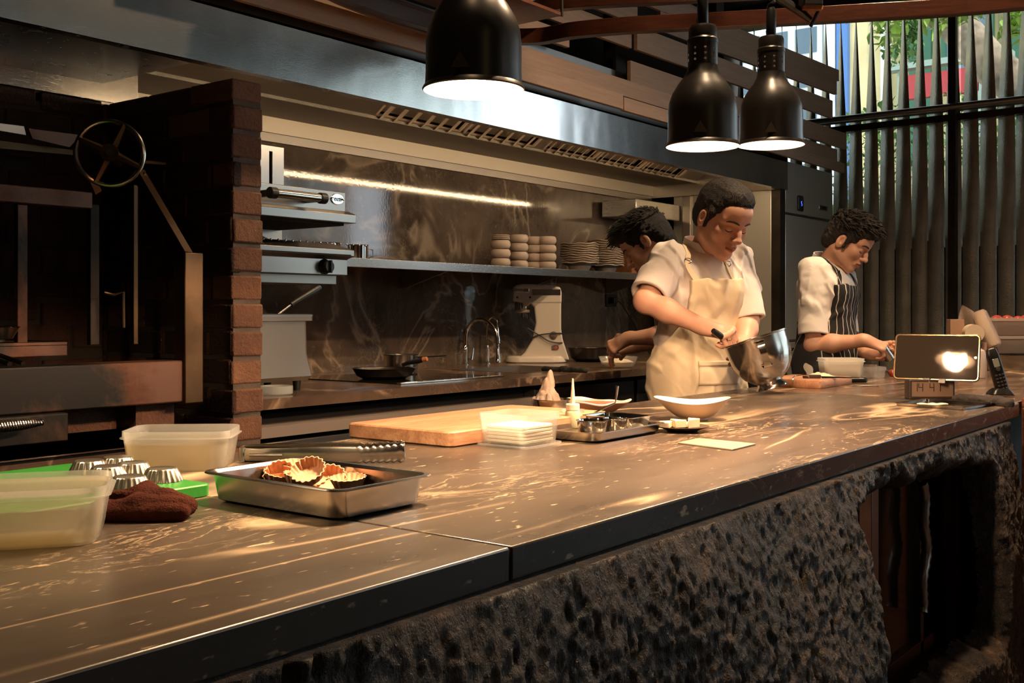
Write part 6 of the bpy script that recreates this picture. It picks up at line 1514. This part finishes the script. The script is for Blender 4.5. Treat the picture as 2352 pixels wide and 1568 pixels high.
def person(label, base, face_az, head_c, head_az, pitch, roll, hs, skin, joints, hands, style, apron, seed, lean=0.0, girth=1.0, slv=.86):
    root = thing('person', label, 'person', base)
    f = Vector((cos(R(face_az)), sin(R(face_az)), 0)); r = Vector((f.y, -f.x, 0)); b = Vector(base)
    def Lc(x, y, z): return tuple(b + r*x*girth + f*(y+lean*max(0, z-.95)) + UP*z)
    Rm = np.array([list(r), list(f), [0, 0, 1]]).T
    HM = Matrix.Translation(head_c) @ Matrix.Rotation(R(head_az-90), 4, 'Z') @ Matrix.Rotation(R(-pitch), 4, 'X') @ Matrix.Rotation(R(roll), 4, 'Y') @ Matrix.Scale(hs, 4)
    shR, elR, wrR, shL, elL, wrL = [Vector(j) for j in joints]
    mid = (shR+shL)/2
    nb = mid+UP*.035 - f*.01
    nl = HM.inverted() @ (nb - UP*.05)
    # body: head and neck, arms and hands, trunk and legs, all one mesh
    pieces = []
    P, F = head_sdf(nl, hs).mesh(.0021)
    lips = lambda c: (np.abs(c[:, 0]) < .0235) & (c[:, 1] > .088) & (c[:, 2] > -.0725+.25*np.abs(c[:, 0])) & (c[:, 2] < -.0495-.25*np.abs(c[:, 0]))
    mi = lips(P[F].mean(1)).astype(int); headP = P.copy(); headF = F
    pieces.append((np_apply(P, HM), F, mi))
    for (sh_, el, wr), hnd in zip(((shR, elR, wrR), (shL, elL, wrL)), hands):
        s = SDF()
        up_ = (sh_-el).normalized(); fo = (wr-el).normalized()
        s.cap(sh_, el, .050, .041, k=.02); s.cap(el, el.lerp(wr, .35), .041, .043, k=.02); s.cap(el.lerp(wr, .35), wr, .042, .0265, k=.02)
        s.ell(tuple(el-fo*.004), (.041,)*3, k=.015)
        hand_prims(s, wr, *hnd)
        P, F = s.mesh(.0026); pieces.append((P, F, np.zeros(len(F), int)))
    s = SDF()
    for z, rx, ry in ((.97, .150, .105), (1.12, .135, .095), (1.28, .155, .105)): s.ell(Lc(0, 0, z), (rx*girth, ry, .15), rot=Rm, k=.06)
    s.cap(shR, shL, .045, k=.05); s.cap(nb-UP*.06, nb, .06, k=.03)
    for q in (-1, 1): s.chain([Lc(q*.085, 0, .93), Lc(q*.09, .02, .50), Lc(q*.09, -.01, .09), Lc(q*.095, .10, .05)], [.085, .058, .042, .035], k=.03)
    P, F = s.mesh(.009); pieces.append((P, F, np.zeros(len(F), int)))
    off = 0; VP = []; VF = []; VM = []
    for P, F, mi in pieces: VP.append(P); VF.append(F+off); VM.append(mi); off += len(P)
    body = np_mesh('body', np.concatenate(VP)-np.array(base), np.concatenate(VF), [skin, LIP], root, midx=np.concatenate(VM))
    # face details
    bvh = BVHTree.FromPolygons([tuple(p) for p in headP], [tuple(map(int, q)) for q in headF])
    def onface(x, z, o=.0):
        h = bvh.ray_cast(Vector((x, .2, z)), Vector((0, -1, 0))); return h[0]+h[1]*o
    HL = Matrix.Translation(-b) @ HM
    for q in (-1, 1):
        eb = MB().tube([onface(q*x, z, .0002) for x, z in ((.012, .0265), (.022, .0300), (.034, .0315), (.044, .0290), (.051, .0240))], [.0022, .0034, .0034, .0028, .0012], 8, M=HL)
        obj('eyebrow', eb, HAIR, root)
        el_ = MB().tube([onface(q*x, z, .0004) for x, z in ((.0175, -.0035), (.024, -.0058), (.032, -.0066), (.040, -.0048), (.046, -.0012))], [.0006, .0013, .0016, .0015, .0008], 6, M=HL)
        obj('eyelash', el_, HAIR, root)
    P, F = hair_mesh(style, seed); np_mesh('hair', np_apply(P, HL), F, HAIR, root)
    # jacket
    def trunk(s, g, k=.05, low=.80):
        s.ell(Lc(0, 0, .97), (.163*girth+g, .118+g, .20), rot=Rm, k=k); s.ell(Lc(0, .0, 1.12), (.150*girth+g, .112+g, .17), rot=Rm, k=k)
        s.ell(Lc(0, .0, 1.29), (.170*girth+g, .118+g, .15), rot=Rm, k=k)
        s.cap(shR.lerp(mid, .18), shL.lerp(mid, .18), .050+g, k=k)
        s.cap(mid-UP*.03, nb-UP*.065, .075+g, .056+g, k=.04)
    s = SDF(); trunk(s, .008)
    sl_ends = []
    for sh_, el in ((shR, elR), (shL, elL)):
        d = (el-sh_); e = sh_+d*(.86 if sh_ is shR else slv); sl_ends.append((e, d.normalized()))
        s.cap(sh_-d*.05, sh_+d*.45, .068, .072, k=.045); s.cap(sh_+d*.45, e+d*.2, .071, .073, k=.02)
    for e, d in sl_ends:
        Rz = UP.rotation_difference(d).to_matrix(); s.box(e+d*.10, (.09, .09, .10), rot=np.array(Rz), k=.002, sub=True)
        s.cap(e-d*.03, e+d*.02, .055, .060, k=.004, sub=True)
    hcut = Vector(Lc(0, 0, apron.get('hem', .78))); s.box(hcut-UP*.2, (.4, .4, .2), k=.003, sub=True)
    def folds(q):
        l = (q-np.array(base)) @ Rm
        a = 1-np.abs(fbm(l*np.array([1.0, .5, .38]) + .25*l[:, [2, 0, 1]], 11, 2, seed+3)); c = 1-np.abs(fbm(l @ np.array([[.8, 0, .6], [0, 1, 0], [-.5, 0, .7]])*np.array([1, .5, .35]), 16, 2, seed+9))
        w = 1.0
        for e, d in sl_ends: w = w*(1-np.exp(-(np.linalg.norm(q-np.array(e), axis=1)/.115)**6))
        w = w*(1-np.exp(-(np.linalg.norm(q-np.array(nb), axis=1)/.13)**4)); w = np.clip(w, 0, 1)
        return w*(-(np.clip(a-.60, 0, 1)*.030+np.clip(c-.62, 0, 1)*.022) + .006 + .0025*fbm(l, 30, 2, 8))
    P, F = s.mesh(.0046, folds)
    jk = np_mesh('jacket', P-np.array(base), F, JACK, root)
    jb = BVHTree.FromPolygons([tuple(p) for p in P-np.array(base)], [tuple(map(int, q)) for q in F])
    # stand collar, open at the throat
    hcx = nb - b + f*.014 + UP*.006; nd = ((HM @ Vector((0, -.03, -.05)))-nb).normalized()
    tq = UP.rotation_difference((nd*.8+UP).normalized()).to_matrix().to_4x4(); faz = math.atan2(f.y, f.x)
    col = MB(); ncol = 44; vs = []; fs = []
    for lay, (ra, zb_) in enumerate(((.088, -.030), (.084, .000), (.077, .030), (.075, .048), (.0715, .048), (.073, .028), (.078, -.026))):
        for i in range(ncol+1):
            a = faz+R(14)+(2*pi-R(28))*i/ncol; ed = min(i, ncol-i)/4; z = zb_ if ed >= 1 else min(zb_, -.016+(zb_+.016)*(.45+.55*ed))
            z -= .004*max(0, cos(a-faz))
            vs.append(tq @ Vector((ra*cos(a)*1.0, ra*sin(a), z)))
    for l_ in range(6):
        for i in range(ncol): fs.append((l_*(ncol+1)+i, l_*(ncol+1)+i+1, (l_+1)*(ncol+1)+i+1, (l_+1)*(ncol+1)+i))
    col.add(vs, fs, Matrix.Translation(hcx)); obj('collar', col, JACK, jk, smooth=60)
    # apron
    am, aw = apron['mat'], apron['bib']
    s = SDF(); trunk(s, apron.get('g', .020))
    sk = 0; s.ell(Lc(0, .01, .86), (.187*girth+sk, .142+sk, .30), rot=Rm, k=.06); s.ell(Lc(0, .01, .66), (.20*girth+sk, .15+sk, .26), rot=Rm, k=.05)
    lo = np.array([base[0]-.6, base[1]-.6, 0.]); hi = np.array([base[0]+.6, base[1]+.6, 1.9])
    zt = apron['top']
    def region(P):
        l = (P-np.array(base)) @ Rm; x, y, z = l[..., 0]/girth, l[..., 1]-lean*np.clip(l[..., 2]-.95, 0, 1), l[..., 2]
        t = np.clip((z-apron['z0'])/(apron['z1']-apron['z0']), 0, 1); t = t*t*(3-2*t); w = apron['hip']*(1-t)+aw*t
        return -np.maximum.reduce([np.abs(x-apron.get('dx', 0))-w, z-zt, .50-z, apron.get('ymin', -.02)-y])
    s.p.append((region, lo, hi, .0015, True))
    def af(q):
        l = (q-np.array(base)) @ Rm; a = 1-np.abs(fbm(l*np.array([1.3, .4, .30]), 7, 2, seed+13)); return -np.clip(a-.6, 0, 1)*.022 + .6*np.minimum(folds(q), 0) + .002*fbm(l, 22, 2, 5)
    P, F = s.mesh(.0044, af); ap = np_mesh('apron', P-np.array(base), F, am, root)
    ab = BVHTree.FromPolygons([tuple(p) for p in P-np.array(base)], [tuple(map(int, q)) for q in F])
    def strip(nm, pts, w, m_, par, bv, off=.003, th=.0015):
        pts = smoothpath(pts, 8); vs = []; Q = []
        for p in pts:
            h = bv.find_nearest(p); Q.append((h[0]+h[1]*off, h[1]))
        for _ in range(6):
            Q = [Q[0]]+[((Q[i-1][0]+Q[i][0]*2+Q[i+1][0])/4, (Q[i-1][1]+Q[i][1]*2+Q[i+1][1]).normalized()) for i in range(1, len(Q)-1)]+[Q[-1]]
        for i, (p, n_) in enumerate(Q):
            t_ = (Q[min(i+1, len(Q)-1)][0]-Q[max(i-1, 0)][0]).normalized(); s_ = t_.cross(n_).normalized()
            vs += [p-s_*w/2, p+s_*w/2, p+s_*w/2+n_*th, p-s_*w/2+n_*th]
        fs = [(i*4+k, i*4+(k+1) % 4, i*4+4+(k+1) % 4, i*4+4+k) for i in range(len(Q)-1) for k in range(4)]+[(0, 3, 2, 1), tuple(len(vs)-4+k for k in range(4))]
        return obj(nm, MB().add(vs, fs), m_, par), Q
    def Ll(x, y, z): return Vector(Lc(x, y, z))-b
    for q in (1, -1):
        st_, Q = strip('neck_strap', [Ll(q*aw*.9+apron.get('dx', 0), .15, zt-.015), Ll(q*.088, .15, (zt+1.47)/2), Ll(q*.075, .07, 1.50), Ll(q*.066, -.06, 1.51)], .022, am, ap, jb)
        if q == 1 or apron.get('buckles', 1) == 2:
            bp_, bn = Q[9]; obj('buckle', MB().tube([bp_+bn*.003+Vector((r.x*.014*cos(a), r.y*.014*cos(a), .010*sin(a))) for a in np.linspace(0, 2*pi, 16)[:-1]], .0018, 6, closed=True), M['chrome'], st_)
    if apron.get('pocket'):
        def drp(x0, x1, z0, z1, off):
            def fn(a, c):
                x = x0+(x1-x0)*a; z = z0+(z1-z0)*c; o = Ll(x, .5, z); h = ab.ray_cast(o, -f); return (h[0] if h[0] else o-f*.33)+f*off
            return fn
        pk = MB().grid(drp(*apron['pocket'], .004), 16, 10); o = obj('pocket', pk, am, ap); sm = o.modifiers.new('s', 'SOLIDIFY'); sm.thickness = .003
        x0, x1, z0, z1 = apron['pocket']; o2 = obj('pocket_hem', MB().grid(drp(x0, x1, z1-.02, z1, .0065), 16, 3), am, o); sm = o2.modifiers.new('s', 'SOLIDIFY'); sm.thickness = .003
    if apron.get('ties'):
        tm_ = obj('waist_tie', MB().tube(smoothpath([Ll(.03, -.14, 1.02), Ll(.05, -.19, 1.0), Ll(.06, -.19, .93), Ll(.04, -.17, .86)]), .007, 6), am, ap)
    # trousers and shoes
    s = SDF()
    for q in (-1, 1): s.chain([Lc(q*.085, 0, .93), Lc(q*.09, .02, .50), Lc(q*.092, -.01, .10)], [.105, .080, .065], k=.03)
    s.ell(Lc(0, 0, .93), (.165*girth, .12, .12), rot=Rm, k=.04)
    P, F = s.mesh(.010); np_mesh('trousers', P-np.array(base), F, clothmat('black trousers', (.02, .02, .022)), root)
    for q in (-1, 1):
        s = SDF(); s.chain([Lc(q*.095, -.05, .045), Lc(q*.10, .14, .035)], [.045, .036], k=.01); s.box((b.x, b.y, -.1), (.5, .5, .1), k=.002, sub=True)
        P, F = s.mesh(.006); np_mesh('shoe', P-np.array(base), F, M['black'], root)
    return root, Lc, ab, jb

# chef in the cream apron, bent over the mixing bowl
B1 = at(1598, 900, D=4.13); B1 = (B1.x, B1.y, 0)
j1 = [at(1532, 604, D=4.02), at(1484, 692, D=3.90), at(1620, 752, D=3.80), at(1688, 606, D=4.16), at(1716, 738, D=4.10), at(1708, 790, D=3.96)]
hd1 = ((at(1684, 769, D=3.745)-at(1620, 752, D=3.80)), (UP*.85-FWD*.50-LAT*.1), -1, [(72, 80, 50), (74, 82, 50), (72, 80, 48), (66, 76, 44)], ((.35, .85, -.45), (-.25, .75, -.6), (-.7, .45, -.4)), 1.02)
hd1L = ((at(1726, 806, D=3.88)-at(1716, 786, D=3.98)), (UP*.5+FWD*.3+LAT*.5), 1, [(40, 45, 25)]*4, None, 1.0)
c1, L1, ab1, jb1 = person('person in a white jacket and cream apron bending over the steel mixing bowl', B1, 236, at(1659, 505, D=3.99), 246, 30, -4, 1.10, SK[0], j1, (hd1, hd1L), 'short',
    dict(mat=APR, bib=.108, hip=.205, z0=1.0, z1=1.20, top=1.315, ymin=-.03, pocket=(-.10, .07, .93, 1.02), dx=-.012, buckles=2), 3, lean=.10, slv=.97)
spt = thing('spatula', 'dark handled spatula gripped by the chef in the cream apron, reaching into the steel bowl', 'spatula', at(1650, 768, D=3.74))
o = obj('handle', MB().tube([at(1638, 759, D=3.705), at(1645, 764, D=3.715), at(1667, 780, D=3.755), at(1690, 798, D=3.79)], [.009, .0110, .0110, .009], 12), M['black'], spt); o.location = -spt.location
o = obj('blade', MB().tube([at(1690, 798, D=3.79), at(1715, 817, D=3.83), BOWLM @ Vector((0, 0, .06))], [.006, .004, .010], 8), M['steel_pol'], spt); o.location = -spt.location
fk, fd, fn_, fl_, fc = FING[0]; fdir = (Matrix.Rotation(-R(fc[0]), 3, fd.cross(fn_).normalized()) @ fd).normalized(); fc_ = fk+fdir*.018; fu = fdir.orthogonal().normalized(); fv = fdir.cross(fu)
rn = tag(obj('finger_ring', MB().tube([fc_+(fu*cos(a)+fv*sin(a))*.0108 for a in np.linspace(0, 2*pi, 24)[:-1]], .0016, 6, closed=True), mat('gold ring', (.8, .6, .3), .2, 1)), 'thin gold ring on the right hand of the chef in the cream apron', 'ring')

# chef in the striped apron at the far end of the bar
B2 = at(1893, 860, D=5.22); B2 = (B2.x, B2.y, 0)
j2 = [at(1868, 630, D=5.16), at(1869, 792, D=5.10), at(1990, 782, D=4.98), at(1925, 628, D=5.33), at(1940, 790, D=5.26), at(2001, 812, D=5.07)]
hd2 = ((at(2037, 800, D=4.96)-at(1990, 782, D=4.98)), (UP*.8-FWD*.55+LAT*.2), -1, [(45, 60, 35), (50, 65, 40), (52, 62, 40), (55, 60, 40)], ((.3, .9, -.3), (0, .9, -.4), (-.3, .8, -.3)), 1.0)
hd2L = ((at(2046, 812, D=5.02)-at(2001, 812, D=5.07)), (FWD*.7+UP*.1-UP*.4), 1, [(35, 50, 30), (35, 50, 30), (38, 48, 30), (40, 45, 30)], ((.5, .8, .0), (.1, .9, -.1), (-.2, .9, -.2)), 1.0)
c2_, L2, ab2, jb2 = person('person in a white jacket and striped black apron working at the bar end', B2, 262, at(1948, 558, D=5.15), 272, 33, -3, 1.04, SK[1], j2, (hd2, hd2L), 'long',
    dict(mat=stripes('black pinstripe apron', 34, (cos(R(172)), sin(R(172)), 0)), bib=.115, hip=.205, z0=1.06, z1=1.20, top=1.325, ymin=-.08, ties=1, g=.022, hem=.95), 8, lean=.05, girth=.92)
cu2 = at(2037, 812, D=4.97); qd = UP.rotation_difference((UP*.75-LAT*.55-FWD*.1).normalized())
cp2 = tag(obj('steel_cup', MB().lathe([(0, -.03), (.022, -.03), (.025, .035), (.026, .036), (.024, .036), (.021, -.028), (0, -.028)], 36), M['steel_pol']), 'tilted steel cup held by the chef in the striped apron', 'cup')
cp2.location = cu2; cp2.rotation_mode = 'QUATERNION'; cp2.rotation_quaternion = qd

# chef at the back counter, half hidden
B3 = at(1592, 860, D=4.86); B3 = (B3.x, B3.y, 0)
j3 = [at(1600, 652, D=4.98), at(1590, 768, D=5.02), at(1452, 798, D=5.12), at(1546, 650, D=4.74), at(1552, 768, D=4.72), at(1440, 778, D=4.86)]
hd3 = ((at(1405, 812, D=5.18)-at(1446, 800, D=5.14)), (UP*.9-FWD*.3), 1, [(30, 40, 25)]*4, None, 1.0)
hd3L = ((at(1402, 800, D=4.90)-at(1440, 778, D=4.86)), (UP*.55-FWD*.75-LAT*.1), 1, [(45, 60, 35)]*4, None, 1.0)
# facing away towards the wall: his left arm is the one nearer the camera
c3_, L3, ab3, jb3 = person('person with black hair stooping over the back counter, half hidden behind the chef in cream', B3, 128, at(1487, 562, D=4.72), 112, 38, 8, 1.06, SK[1], j3, (hd3, hd3L), 'long',
    dict(mat=stripes('dark pinstripe apron', 34, (cos(R(38)), sin(R(38)), 0)), bib=.12, hip=.225, z0=1.10, z1=1.22, top=1.30, ymin=-.09, ties=1, g=.024, hem=.95), 14, lean=.16, girth=.92)
